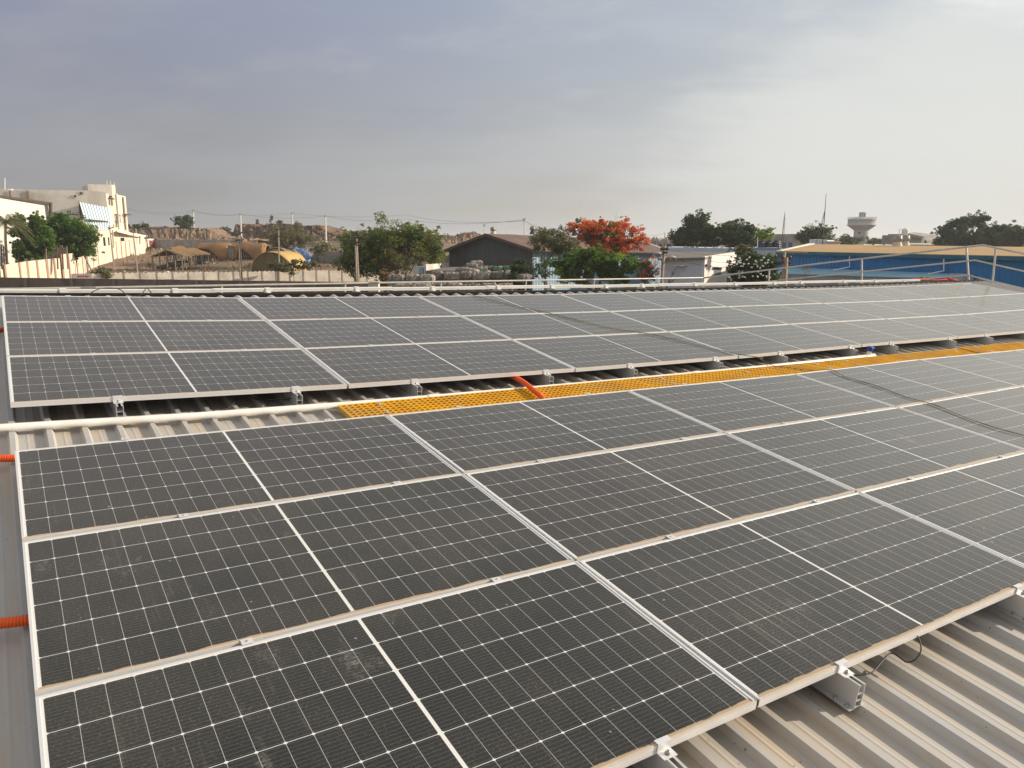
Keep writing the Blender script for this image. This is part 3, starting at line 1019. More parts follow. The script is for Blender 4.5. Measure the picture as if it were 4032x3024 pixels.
def ridge(name, pts, D, front, back, steep, rough, seed, material):
    """an earth bank: skyline surveyed at distance D, front slope towards us, back slope behind"""
    x0, x1 = pts[0][0], pts[-1][0]
    n = int((x1 - x0) / 3) + 2
    P = np.linspace(x0, x1, n); Y = np.interp(P, [p[0] for p in pts], [p[1] for p in pts])
    top = [px(float(a), float(b_), D) for a, b_ in zip(P, Y)]
    z = np.array([p.z for p in top]) + rough * 0.35 * (vnoise(n, n // 4, seed) + .5 * vnoise(n, n // 2, seed + 1))
    prof = [(0, -.3), (.15, .10), (.35, .28), (.55, .45), (.72, .66), (.85, .86), (.94, .97), (1, 1), (1.25, .98), (1.6, .75), (2.2, .3), (3, -.3)]
    if steep: prof = [(0, -.3), (.3, .06), (.6, .18), (.72, .34), (.80, .52), (.86, .72), (.91, .90), (.95, .99), (1, 1), (1.4, .98), (2.0, .6), (3, -.3)]
    vs = []; m_ = len(prof); jit = np.random.default_rng(seed + 77).normal(size=(m_, n, 3))
    for j, (t_, h) in enumerate(prof):
        nx = vnoise(n, max(n // 3, 3), seed + 10 + j); ny = vnoise(n, max(n // 5, 3), seed + 30 + j // 2)
        for i in range(n):
            d = D + (t_ - 1) * front if t_ <= 1 else D + (t_ - 1) * back
            d += rough * (ny[i] * 2.0 + nx[i] * .8) * (1 if 0 < j < len(prof) - 1 else 0) * (0.4 if t_ >= 1 else 1)
            xw = top[i].x * d / D if t_ <= 1 else top[i].x
            base = gz(xw, d)
            hh_ = base + (z[i] - base) * h if h > 0 else base + h * 4
            if 0 < h < 1: hh_ += rough * .4 * nx[i]
            if 0 < j < m_ - 1:
                xw += float(jit[j, i, 0]) * rough * .5; d += float(jit[j, i, 1]) * rough * .9; hh_ += float(jit[j, i, 2]) * rough * .28
            vs.append((xw, d, hh_))
    m = len(prof); mb = MB()
    mb.add(vs, [(j * n + i, j * n + i + 1, (j + 1) * n + i + 1, (j + 1) * n + i) for j in range(m - 1) for i in range(n - 1)], False)
    return tag(mb.build(name, material), kind='structure')


M_H1 = hill_material('rubble_earth', (0.205, 0.135, 0.085), (0.29, 0.20, 0.13), 1)
M_H2 = hill_material('quarry_face', (0.085, 0.060, 0.052), (0.20, 0.125, 0.07), 0.25)
ridge('hill', [(440, 925), (480, 905), (510, 893), (535, 893), (560, 897), (600, 896), (655, 894), (700, 897), (760, 899), (800, 901), (825, 899), (838, 912), (860, 925), (880, 932), (930, 940)], 300, 46, 30, False, .8, 3, M_H1)
ridge('hill', [(880, 930), (900, 922), (922, 917), (926, 885), (960, 884), (1000, 886), (1050, 886), (1065, 883), (1110, 885), (1130, 883), (1170, 888), (1200, 890), (1235, 888), (1262, 889), (1272, 905), (1290, 914), (1330, 925), (1380, 936)], 322, 24, 50, True, .9, 8, M_H2)
ridge('hill', [(1230, 925), (1275, 910), (1310, 912), (1350, 914), (1390, 912), (1430, 909), (1480, 914), (1560, 912), (1640, 915), (1700, 924), (1750, 929), (1790, 927), (1815, 921), (1835, 916), (1850, 919), (1868, 911), (1876, 922), (1900, 928), (1960, 930), (2050, 934)], 350, 30, 50, False, .8, 15, M_H1)
ridge('hill', [(480, 955), (560, 948), (640, 950), (700, 944), (760, 948), (830, 946), (905, 950), (960, 940), (1010, 945)], 268, 22, 20, False, .9, 23, M_H1)

# ------------------------------------------------------------------ foliage
LEAF = {}


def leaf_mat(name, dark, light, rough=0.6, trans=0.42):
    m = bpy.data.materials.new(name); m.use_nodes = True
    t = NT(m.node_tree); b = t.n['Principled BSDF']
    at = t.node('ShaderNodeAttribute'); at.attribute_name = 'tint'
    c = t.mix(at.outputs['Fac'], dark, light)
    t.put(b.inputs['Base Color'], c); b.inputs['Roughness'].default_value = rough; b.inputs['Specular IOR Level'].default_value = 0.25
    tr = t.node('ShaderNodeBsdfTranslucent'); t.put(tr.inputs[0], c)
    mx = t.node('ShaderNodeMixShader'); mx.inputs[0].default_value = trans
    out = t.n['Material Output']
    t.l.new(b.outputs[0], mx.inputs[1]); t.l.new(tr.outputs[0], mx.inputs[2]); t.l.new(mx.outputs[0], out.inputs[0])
    return m


LM = {
    'neem': leaf_mat('neem_leaves', (0.046, 0.115, 0.022), (0.221, 0.325, 0.054)),
    'dark': leaf_mat('dark_leaves', (0.037, 0.072, 0.029), (0.11, 0.161, 0.06)),
    'peepal': leaf_mat('peepal_leaves', (0.057, 0.123, 0.034), (0.284, 0.331, 0.07)),
    'yellow': leaf_mat('yellow_green_leaves', (0.144, 0.156, 0.03), (0.324, 0.288, 0.072)),
    'lime': leaf_mat('lime_leaves', (0.175, 0.298, 0.026), (0.385, 0.473, 0.052)),
    'olive': leaf_mat('olive_leaves', (0.126, 0.13, 0.062), (0.283, 0.263, 0.13)),
    'flame': leaf_mat('flame_flowers', (0.55, 0.115, 0.032), (0.86, 0.29, 0.085)),
    'hazy': leaf_mat('far_leaves', (0.061, 0.096, 0.049), (0.149, 0.193, 0.088)),
    'palm': leaf_mat('palm_leaves', (0.096, 0.119, 0.052), (0.263, 0.263, 0.123)),
    'bloom': leaf_mat('white_blooms', (0.75, 0.74, 0.68), (0.85, 0.84, 0.8)),
    'straw': leaf_mat('dry_straw', (0.24, 0.144, 0.06), (0.432, 0.288, 0.132)),
}
M_BARK = mat('bark', (0.115, 0.085, 0.062), (0.07, 0.052, 0.04), rough=0.9, scale=3)
M_TWIG = mat('dry_twig', (0.20, 0.16, 0.12), (0.13, 0.10, 0.08), rough=0.9, scale=3)


class Leaves:
    def __init__(s): s.c = []; s.sz = []; s.t = []
    def cluster(s, c, r, n, size, tint=0.5, flat=0.75, tv=0.3, shell=0.35):
        n = max(int(n * 1.8), 1); size = size * 0.74
        d = nprng.normal(size=(n, 3)); d /= np.linalg.norm(d, axis=1)[:, None] + 1e-9
        q = (shell + (1 - shell) * nprng.random(n)) ** .7
        p = np.array(c) + d * (q * r)[:, None] * np.array([1, 1, flat])
        s.c.append(p); s.sz.append(size * (0.6 + 0.8 * nprng.random(n)))
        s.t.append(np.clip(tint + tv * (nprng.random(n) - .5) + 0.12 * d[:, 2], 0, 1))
    def build(s, name, material, parent, aspect=0.55):
        c = np.concatenate(s.c); sz = np.concatenate(s.sz); tt = np.concatenate(s.t); n = len(c)
        a = nprng.normal(size=(n, 3)); a[:, 2] *= .6; a /= np.linalg.norm(a, axis=1)[:, None]
        b = nprng.normal(size=(n, 3)); b -= a * (a * b).sum(1)[:, None]; b /= np.linalg.norm(b, axis=1)[:, None]
        a *= sz[:, None] * .5; b *= sz[:, None] * .5 * aspect
        v = np.stack([c - a, c + b - a * .1, c + a, c - b - a * .1], 1).reshape(-1, 3)
        me = bpy.data.meshes.new(name)
        me.vertices.add(4 * n); me.vertices.foreach_set('co', v.ravel())
        me.loops.add(4 * n); me.loops.foreach_set('vertex_index', np.arange(4 * n))
        me.polygons.add(n); me.polygons.foreach_set('loop_start', np.arange(n) * 4); me.polygons.foreach_set('loop_total', np.full(n, 4))
        me.update()
        at = me.attributes.new('tint', 'FLOAT', 'FACE'); at.data.foreach_set('value', tt.astype(np.float32))
        me.materials.append(material)
        o = bpy.data.objects.new(name, me); COL.objects.link(o)
        o.parent = parent
        return o


def limb(mb, a, b_, r0, r1, wob=0.12, n=5, sides=5):
    a, b_ = Vector(a), Vector(b_); L = (b_ - a).length
    pts = []; rs = []
    off = Vector((rnd.uniform(-1, 1), rnd.uniform(-1, 1), rnd.uniform(-.2, .6))) * wob * L
    for i in range(n + 1):
        t_ = i / n
        pts.append(a.lerp(b_, t_) + off * math.sin(math.pi * t_) + Vector((rnd.uniform(-1, 1), rnd.uniform(-1, 1), rnd.uniform(-1, 1))) * wob * .18 * L * math.sin(math.pi * t_))
        rs.append(lerp(r0, r1, t_))
    mb.tube(pts, rs, sides, cap=False)
    return pts


def tree(name, label, cat, D, x0, x1, yt, yb, xtrunk, leaf='neem', clumps=46, per=90, size=.32, cr=.16, seed=1, group=None, depth=.8, lobes=None, bare=0.0, tint=.5, second=None, trunk_r=.16, forks=3, twigs=0, flat=.75, bark=None, ybase=None):
    """x0..x1, yt..yb: crown extent in survey pixels; lobes: (cx, cy, rx, ry) in 0..1 of that extent"""
    global rnd
    keep = rnd; rnd = random.Random(seed)
    a, b_ = px(x0, yt, D), px(x1, yb, D)
    base = G(xtrunk, 0, D) if ybase is None else px(xtrunk, ybase, D)
    root = thing(name, label, cat, base, group)
    Wd, Hd = b_.x - a.x, a.z - b_.z
    lobes = lobes or [(.5, .5, .5, .5)]
    M0 = Vector(base)
    mb = MB(); lv = Leaves(); lv2 = Leaves()
    cen = []
    area = [l[2] * l[3] for l in lobes]
    while len(cen) < clumps:
        l = rnd.choices(lobes, area)[0]
        d = Vector((rnd.gauss(0, 1), rnd.gauss(0, 1), rnd.gauss(0, 1))).normalized() * (rnd.random() ** .38)
        p = Vector((a.x + Wd * (l[0] + d.x * l[2]), D + d.y * Wd * depth * .5 * min(1, l[2] * 2), a.z - Hd * (l[1] - d.z * l[3])))
        cen.append(p)
    top_fork = M0 + Vector((0, 0, max((b_.z - M0.z) * .85, .35 * (a.z - M0.z))))
    tc_ = Vector((a.x + Wd * .5, D, b_.z + Hd * .35))
    pts = limb(mb, Vector((0, 0, -.3)), top_fork - M0 + (tc_ - top_fork) * Vector((.25, 0, 0)) if False else top_fork - M0, trunk_r, trunk_r * .75, .05, 5, 8)
    fk = []
    for k in range(forks):
        tgt = rnd.choice(cen); e_ = top_fork.lerp(tgt, .55)
        limb(mb, pts[-1], e_ - M0, trunk_r * .62, trunk_r * .32, .10, 5, 6); fk.append(e_)
    for p in cen:
        f_ = min(fk, key=lambda q: (q - p).length)
        if rnd.random() < (.9 if bare or twigs else .6):
            limb(mb, f_ - M0, p - M0, trunk_r * .22, trunk_r * .06, .12, 4, 4)
    for k in range(twigs):
        p = rnd.choice(cen); q = p + Vector((rnd.gauss(0, .6), rnd.gauss(0, .5), rnd.uniform(-.1, 1))) * cr * Wd * 1.3
        limb(mb, p - M0, q - M0, trunk_r * .07, trunk_r * .03, .2, 3, 3)
    mb.build('trunk', bark or M_BARK, root)
    for p in cen:
        if rnd.random() < bare: continue
        rr = cr * min(Wd, Hd * 1.6) * rnd.uniform(.65, 1.35)
        tt = min(max(tint + rnd.uniform(-.28, .28), 0), 1)
        use = lv2 if (second and rnd.random() < second[1](p, a, b_)) else lv
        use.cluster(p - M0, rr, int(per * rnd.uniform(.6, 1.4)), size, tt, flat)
        for _ in range(4):
            q = p + Vector((rnd.gauss(0, 1), rnd.gauss(0, 1), rnd.gauss(0, .8))) * rr * .78
            use.cluster(q - M0, rr * rnd.uniform(.2, .45), int(per * .13), size, tt, flat)
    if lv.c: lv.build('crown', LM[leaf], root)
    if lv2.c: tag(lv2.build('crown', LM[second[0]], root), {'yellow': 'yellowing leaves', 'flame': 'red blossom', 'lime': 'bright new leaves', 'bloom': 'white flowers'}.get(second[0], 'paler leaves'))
    rnd = keep
    return root


# big tree in the middle
tree('broadleaf_tree', 'large tree turning yellow on one side, behind the forked concrete pole', 'tree', 97, 1338, 1752, 858, 1088, 1560, 'peepal', 190, 105, .34, .085, 5, lobes=[(.28, .52, .28, .42), (.5, .42, .34, .40), (.76, .48, .25, .36), (.22, .74, .23, .24), (.5, .6, .45, .3)], second=('yellow', lambda p, a, b_: .12 + .7 * max(0, (p.x - a.x) / (b_.x - a.x) - .45) + .35 * max(0, 1 - (a.z - p.z) / (a.z - b_.z) * 3)), trunk_r=.26, forks=7, twigs=200, tint=.38)
tree('bare_shrub', 'tangle of dry leafless branches under the large yellowing tree', 'shrub', 93.5, 1490, 1700, 960, 1085, 1590, 'olive', 70, 10, .22, .07, 6, bare=.55, twigs=260, forks=8, trunk_r=.12, bark=M_TWIG)
# flame tree and its neighbours
tree('flame_tree', 'flame tree in full orange red blossom behind the green bushes', 'tree', 86, 2216, 2545, 858, 1012, 2360, 'flame', 210, 44, .25, .055, 7, lobes=[(.33, .24, .33, .20), (.62, .26, .36, .24), (.48, .52, .34, .24), (.84, .62, .17, .30), (.6, .75, .28, .22)], second=('neem', lambda p, a, b_: .14), trunk_r=.2, forks=7, twigs=60, tint=.4)
tree('bare_tree', 'leafless grey tree with thin twigs reaching above the flame tree', 'tree', 90, 2390, 2500, 838, 960, 2428, 'olive', 26, 4, .2, .1, 8, bare=.9, twigs=120, forks=6, trunk_r=.10, bark=M_TWIG)
tree('neem_bush', 'broad green leafy bush in front of the light blue shed wall', 'bush', 72, 2170, 2532, 985, 1135, 2350, 'neem', 90, 130, .27, .10, 9, lobes=[(.22, .55, .22, .4), (.5, .45, .28, .42), (.78, .5, .24, .42), (.4, .2, .18, .25)], trunk_r=.14, forks=5, second=('lime', lambda p, a, b_: .85 if (p.x - a.x) / (b_.x - a.x) < .22 and (a.z - p.z) / (a.z - b_.z) > .42 else .04), tint=.45)
tree('thorn_tree', 'thin grey green thorn tree before the brown shed roof', 'tree', 84, 2058, 2290, 890, 1015, 2150, 'olive', 80, 60, .22, .09, 10, lobes=[(.45, .45, .4, .4), (.75, .65, .28, .35), (.3, .25, .2, .2)], trunk_r=.10, forks=7, twigs=140, bark=M_TWIG, tint=.4)
tree('thorn_tree', 'slender dark leaning tree against the light blue corrugated wall', 'tree', 80, 2080, 2190, 1000, 1115, 2152, 'dark', 30, 32, .2, .12, 11, trunk_r=.10, forks=5, twigs=60, tint=.5)
tree('conifer', 'small dark pointed evergreen beside the stacked bales', 'tree', 70, 2000, 2090, 1002, 1125, 2046, 'dark', 44, 100, .2, .16, 12, lobes=[(.5, .75, .5, .27), (.52, .5, .36, .25), (.55, .25, .2, .25)], tint=.4)
tree('bare_tree', 'dark leafless tree with wiry branches beside the street lamp pole', 'tree', 66, 2530, 2650, 985, 1120, 2536, 'flame', 34, 10, .2, .08, 13, bare=.72, twigs=130, forks=6, trunk_r=.09)
tree('bare_tree', 'leafless branches spreading across the shade-greyed house wall', 'tree', 64, 2610, 2720, 1020, 1110, 2625, 'olive', 20, 4, .2, .08, 14, bare=.95, twigs=90, forks=6, trunk_r=.06)
tree('dry_bush', 'rusty dry bush with a few orange flowers beside the blue shed end', 'bush', 76, 2510, 2580, 1025, 1120, 2545, 'straw', 34, 40, .22, .14, 15, second=('flame', lambda p, a, b_: .35), tint=.3)
tree('flowering_bush', 'dark green frangipani bush dotted with white flowers by the white house', 'bush', 58, 2885, 3065, 1005, 1128, 2975, 'dark', 80, 110, .24, .13, 16, lobes=[(.5, .52, .5, .45), (.6, .3, .35, .3)], tint=.45, trunk_r=.1)
tree('creeper', 'climbing plant on the parapet corner above the white house', 'plant', 68, 2895, 2960, 965, 1020, 2925, 'olive', 26, 50, .22, .16, 17, tint=.5, trunk_r=.05)
# the trees on the right
tree('broadleaf_tree', 'tall dark tree behind the long pale parapet, with a stray sprig on top', 'tree', 132, 2645, 2822, 843, 980, 2730, 'dark', 95, 95, .42, .10, 18, lobes=[(.55, .42, .34, .42), (.3, .75, .32, .27), (.75, .7, .28, .3), (.42, .1, .1, .1)], tint=.38, twigs=40)
tree('broadleaf_tree', 'rounded dark tree between the tall dark tree and the water tanks', 'tree', 130, 2815, 2990, 868, 985, 2900, 'dark', 90, 100, .42, .11, 19, lobes=[(.5, .45, .45, .45), (.2, .35, .2, .25), (.6, .8, .4, .25)], tint=.42)
tree('broadleaf_tree', 'small airy yellow green tree above the black water tanks', 'tree', 126, 2970, 3042, 890, 968, 3000, 'neem', 34, 44, .32, .15, 20, tint=.95, trunk_r=.1)
tree('broadleaf_tree', 'grey green tree behind the tripod mast', 'tree', 150, 3140, 3275, 888, 975, 3210, 'hazy', 60, 80, .42, .13, 21, lobes=[(.3, .5, .28, .45), (.72, .45, .28, .45), (.5, .7, .5, .3)], tint=.45)
tree('broadleaf_tree', 'low pale trees beyond the tan roof beside the water tower', 'tree', 230, 3290, 3400, 930, 975, 3350, 'hazy', 36, 60, .6, .16, 22, tint=.5)
tree('broadleaf_tree', 'small scrubby tree at the foot of the water tower', 'tree', 260, 3400, 3525, 940, 975, 3460, 'hazy', 36, 60, .6, .16, 23, tint=.55)
tree('broadleaf_tree', 'large dark tree mass beyond the tan roof, knobbly at the top', 'tree', 165, 3690, 3965, 850, 985, 3830, 'dark', 130, 100, .5, .085, 24, lobes=[(.5, .5, .35, .45), (.22, .68, .24, .32), (.8, .6, .25, .4), (.38, .15, .1, .14), (.6, .12, .12, .12)], tint=.5, trunk_r=.25)
tree('broadleaf_tree', 'green tree cut by the picture edge beyond the tan roof', 'tree', 158, 3935, 4110, 878, 990, 4020, 'hazy', 80, 100, .5, .1, 25, tint=.45, lobes=[(.5, .5, .5, .45)])
# far left trees
tree('neem_tree', 'leafy neem tree behind the cream wall, beside the palm', 'tree', 118, 30, 212, 826, 1035, 112, 'neem', 110, 130, .38, .12, 26, lobes=[(.4, .35, .38, .3), (.35, .72, .35, .28), (.75, .55, .25, .35)], tint=.42, trunk_r=.2)
tree('neem_tree', 'rounded neem tree behind the leaning pole and its strut', 'tree', 124, 180, 378, 845, 1012, 275, 'neem', 115, 130, .38, .12, 27, lobes=[(.4, .35, .38, .35), (.7, .55, .3, .42)], tint=.38, trunk_r=.2)
tree('broadleaf_tree', 'lone round tree on top of the earth bank', 'tree', 296, 692, 758, 848, 900, 726, 'hazy', 34, 70, .7, .17, 28, tint=.5, ybase=903, trunk_r=.25)
tree('bush', 'low dark bush on the earth bank beside the white factory', 'bush', 296, 500, 590, 880, 900, 545, 'hazy', 20, 60, .7, .2, 29, tint=.3, ybase=902)
tree('bush', 'green bush in the gap between the earth banks', 'bush', 330, 850, 905, 898, 925, 880, 'hazy', 20, 60, .7, .2, 30, tint=.5, ybase=930)
for i, (x, w_, yt, yb, lab) in enumerate(((1012, 12, 856, 884, 'thin sapling at the left on top of the quarry face'), (1068, 18, 845, 884, 'taller forked sapling on top of the quarry face'), (1102, 22, 866, 888, 'small tuft of a plant behind the thorn tree crown'), (1175, 36, 874, 890, 'dry bush on the quarry edge near the white pole'))):
    tree('sapling', lab, 'sapling', 318, x - w_ / 2, x + w_ / 2, yt, yb, x, 'olive' if i == 3 else 'hazy', 9, 26, .6, .26, 31 + i, ybase=yb + 6, trunk_r=.09, forks=2, tint=.4, group='saplings on the quarry edge')
tree('thorn_tree', 'spreading thorn tree with thin crown above the tarpaulin tents', 'tree', 142, 1028, 1250, 880, 992, 1122, 'olive', 90, 46, .3, .085, 40, lobes=[(.5, .3, .34, .3), (.35, .6, .34, .3), (.75, .62, .25, .3)], trunk_r=.14, forks=8, twigs=120, tint=.45)
tree('thorn_tree', 'small thorn tree beside the grey far wall', 'tree', 150, 1222, 1312, 950, 1012, 1276, 'olive', 34, 50, .3, .13, 41, trunk_r=.09, twigs=40, tint=.55)
tree('bush', 'wide green scrub in front of the yellow tent', 'bush', 118, 1040, 1262, 1022, 1075, 1150, 'olive', 60, 90, .28, .09, 42, tint=.5, trunk_r=.05)
tree('bush', 'leafy bush growing through the zigzag wall by the painted sign', 'bush', 110, 362, 458, 1055, 1105, 410, 'olive', 40, 70, .26, .13, 43, tint=.6, trunk_r=.05)
tree('dry_bush', 'dry straw coloured bush at the end of the brown wall', 'bush', 84, 1488, 1540, 1055, 1150, 1510, 'straw', 30, 70, .22, .16, 44, tint=.4, trunk_r=.05)
tree('bush', 'thin wiry bush before the grey wall under the blue warehouse', 'bush', 50, 3150, 3210, 1050, 1110, 3180, 'olive', 16, 9, .14, .12, 45, tint=.3, twigs=90, bare=.3, trunk_r=.04)
for i, x in enumerate((3620, 3665)):
    tree('plant', f'{ORD[i]} small green plant showing over the ridge near the red cloth', 'plant', 31, x - 16, x + 18, 1092, 1122, x, 'lime', 10, 30, .08, .2, 46 + i, tint=.2, trunk_r=.02, group='small plants over the ridge')

# white flowers of the frangipani, and the palm
bm_ = [o for o in COL.objects if o.get('label', '').startswith('dark green frangipani')][0]
lv = Leaves()
for k in range(46):
    x, y = rnd.uniform(2900, 3050), rnd.uniform(1012, 1095)
    p = px(x, y, 58 - 2.0 * math.sqrt(max(0, 1 - ((x - 2975) / 90) ** 2)) - .1) - bm_.location
    lv.cluster(p, .07, 7, .11, .6)
tag(lv.build('flower', LM['bloom'], bm_, 1.0), 'white flower clusters', kind='stuff')


def palm():
    base = G(22, 0, 108)
    root = thing('palm_tree', 'palm tree with drooping grey green fronds at the photo edge before the white shed', 'palm tree', base)
    top = px(22, 875, 108) - base
    mb = MB(); limb(mb, (0, 0, -.2), top, .2, .15, .02, 8, 8); mb.build('trunk', M_BARK, root)
    for k in range(24):
        az = k * 2.39996; el = rnd.uniform(-.35, 1.25); L = rnd.uniform(3.0, 4.3)
        pts = []
        for i in range(9):
            t_ = i / 8
            e2 = el - 1.5 * t_ * t_
            r_ = L * t_
            pts.append(top + Vector((math.cos(az) * r_ * math.cos(el * .6), math.sin(az) * r_ * math.cos(el * .6), L * (math.sin(el) * t_ - .75 * t_ * t_))))
        mb = MB(); mb.tube(pts, [.03 - .003 * i for i in range(9)], 4, cap=False)
        for i in range(1, 33):
            t_ = i / 33 * 8; j = min(int(t_), 7); p = pts[j].lerp(pts[j + 1], t_ - j)
            d = (pts[j + 1] - pts[j]).normalized(); sd_ = d.cross(Vector((0, 0, 1))).normalized()
            for sg in (-1, 1):
                q = p + sd_ * sg * .55 * (1 - .5 * i / 33) + d * .25 + Vector((0, 0, -.38))
                mb.add([p, p + d * .06, q], [(0, 1, 2)], a=rnd.uniform(.1, .9))
        mb.build('frond', LM['palm'], root)


palm()


def scatter(name, label, cat, n, mats, size, zone, seed, tuft=False):
    r = random.Random(seed); mb = MB()
    for _ in range(n):
        x, y = r.uniform(zone[0], zone[1]), r.uniform(zone[2], zone[3]); dw_ = 107 + (x - 283) / 1209 * 24
        if y < dw_ + 3: continue
        p = G(x, 0, y); s = size * r.uniform(.4, 1.6) * (1.8 if r.random() < .06 else 1)
        if tuft:
            for k in range(7):
                a_ = r.uniform(0, 6.28); q = p + Vector((math.cos(a_) * s * .5, math.sin(a_) * s * .5, s * r.uniform(.5, 1.1)))
                w_ = Vector((math.sin(a_), -math.cos(a_), 0)) * s * .12
                mb.add([p - w_, p + w_, q], [(0, 1, 2)], a=r.random())
        else:
            vs = [Vector((sx * r.uniform(.5, 1), sy * r.uniform(.5, 1), sz * r.uniform(.4, .9))) * s * .5 + p for sx in (-1, 1) for sy in (-1, 1) for sz in (-.4, 1)]
            mb.add(vs, [(0, 1, 3, 2), (4, 6, 7, 5), (0, 4, 5, 1), (2, 3, 7, 6), (1, 5, 7, 3)])
    o = mb.build(name, mats); tag(o, label, cat, kind='stuff')


M_STONE = mat('pale_rubble', (0.40, 0.33, 0.26), (0.22, 0.16, 0.12), rough=.95, scale=.35)
scatter('rubble', 'pale stones and rubble strewn over the dirt yard and track', 'rubble', 1500, M_STONE, .34, (420, 1480, 112, 290), 3)
scatter('rubble', 'larger rubble lumps on the plain below the earth banks', 'rubble', 700, M_STONE, .8, (560, 1700, 225, 330), 4)
scatter('dry_grass', 'dry straw coloured tufts of grass scattered over the yard', 'grass', 1300, LM['straw'], .5, (400, 1700, 114, 300), 5, True)
scatter('weeds', 'low green weeds scattered over the plain and along the wall', 'weeds', 500, LM['olive'], .7, (560, 1700, 125, 320), 6, True)

# ================================================================== buildings, walls, tents, poles
def hit(x, y, P, Q, off=0.0):
    """point where the sight line through a survey pixel meets the upright plane through P and Q"""
    d = px(x, y, 1.0) - Vector((0, 0, EYE))
    nrm = Vector((Q.y - P.y, -(Q.x - P.x), 0)).normalized()
    o = Vector((0, 0, EYE))
    if (P - o).dot(nrm) > 0: nrm = -nrm
    t_ = (P - o).dot(nrm) / d.dot(nrm)
    return o + d * t_ + nrm * off, nrm


def face_rect(mb, x0, y0, x1, y1, P, Q, off=0.05, thick=0.05):
    pts = [hit(x, y, P, Q, off)[0] for x, y in ((x0, y1), (x1, y1), (x1, y0), (x0, y0))]
    # keep verticals upright
    a, b_, c, d = pts
    a.x, a.y = d.x, d.y; b_.x, b_.y = c.x, c.y
    mb.quad(a, b_, c, d, thick)


def solid(mb, tops, back, zb=None):
    """closed block: front skyline points, pushed back by a vector"""
    back = Vector(back); n = len(tops)
    f = [Vector(p) for p in tops]; r = [p + back for p in f]
    low = lambda p: Vector((p.x, p.y, (gz(p.x, p.y) - .4) if zb is None else zb))
    for i in range(n - 1):
        mb.add([low(f[i]), low(f[i + 1]), f[i + 1], f[i]], [(0, 1, 2, 3)])
        mb.add([low(r[i + 1]), low(r[i]), r[i], r[i + 1]], [(0, 1, 2, 3)])
        mb.add([f[i], f[i + 1], r[i + 1], r[i]], [(0, 1, 2, 3)])
    mb.add([low(r[0]), low(f[0]), f[0], r[0]], [(0, 1, 2, 3)])
    mb.add([low(f[-1]), low(r[-1]), r[-1], f[-1]], [(0, 1, 2, 3)])


def bar(mb, a, b_, r, n=6):
    mb.tube([a, b_], r, n)


M_CREAM = mat('weathered_cream_plaster', (0.70, 0.66, 0.58), (0.55, 0.51, 0.45), rough=0.9, scale=.35, amt=.7, stain=(0.33, 0.29, 0.23), stain_amt=.55, stain_scale=.25, stretch=(1, 1, .35))
M_CREAM2 = mat('cream_paint_sun_warmed', (0.74, 0.655, 0.52), (0.60, 0.52, 0.41), rough=0.9, scale=.5, amt=.7, stain=(0.36, 0.29, 0.20), stain_amt=.4, stain_scale=.4, stretch=(1, 1, .4))  # warmer copy of the cream; puts sunlight into the factory's side walls
M_WHITEW = mat('white_sheet_wall', (0.80, 0.76, 0.66), (0.72, 0.67, 0.57), rough=0.7, scale=.5)
M_BROWNT = mat('brown_trim', (0.30, 0.21, 0.15), rough=0.85, scale=1)
M_DGLASS = mat('dark_window_glass', (0.018, 0.020, 0.024), rough=0.15, scale=2)
M_PILLAR = mat('brown_pillar_paint', (0.42, 0.26, 0.16), (0.33, 0.21, 0.13), rough=.9, scale=1.2)
M_CONC = mat('grey_concrete', (0.36, 0.345, 0.32), (0.27, 0.26, 0.245), rough=.9, scale=.8, stain=(0.18, 0.17, 0.16), stain_amt=.5, stain_scale=.6)
M_POLE = mat('weathered_pole_concrete', (0.34, 0.29, 0.23), (0.24, 0.20, 0.16), rough=.9, scale=2)
M_WPOLE = mat('pale_pole_concrete', (0.62, 0.60, 0.56), (0.5, 0.48, 0.44), rough=.9, scale=.8)
M_IRON = mat('dark_rusty_iron', (0.075, 0.060, 0.050), (0.13, 0.085, 0.06), rough=.8, scale=3)
M_INS = mat('brown_porcelain', (0.10, 0.05, 0.035), rough=.3)
M_WOOD = mat('grey_timber', (0.25, 0.20, 0.155), (0.17, 0.13, 0.10), rough=.9, scale=4, stretch=(1, 1, .2))


def stripe_mat(name, a, b_):
    m = bpy.data.materials.new(name); m.use_nodes = True
    t = NT(m.node_tree); b = t.n['Principled BSDF']
    at = t.node('ShaderNodeAttribute'); at.attribute_name = 'tint'
    v = t.node('ShaderNodeTexCoord').outputs['Object']
    c = t.mix(at.outputs['Fac'], a, b_)
    c = t.mix(t.ramp(t.noise(v, .8, 6, .65), .45, .75, 0, .4), c, (0.45, 0.40, 0.33))
    t.put(b.inputs['Base Color'], c); b.inputs['Roughness'].default_value = .7
    return m


# ---- white factory
P0, P1, P2 = px(-40, 742, 158), px(416, 756, 165), px(494, 773, 187)
fac = thing('factory', 'weathered white multi-storey factory with blue striped awning and roof tower', 'building', (P1.x, P1.y, gz(P1.x, P1.y)))
def sub(p): return Vector(p) - fac.location
def build_at(mb, name, material, root, parent=None):
    """mesh given in world points, stored relative to its thing"""
    loc = Vector(root.location)
    mb.v = [tuple(Vector(p) - loc) for p in mb.v]
    return mb.build(name, material, parent or root, fixn=False)


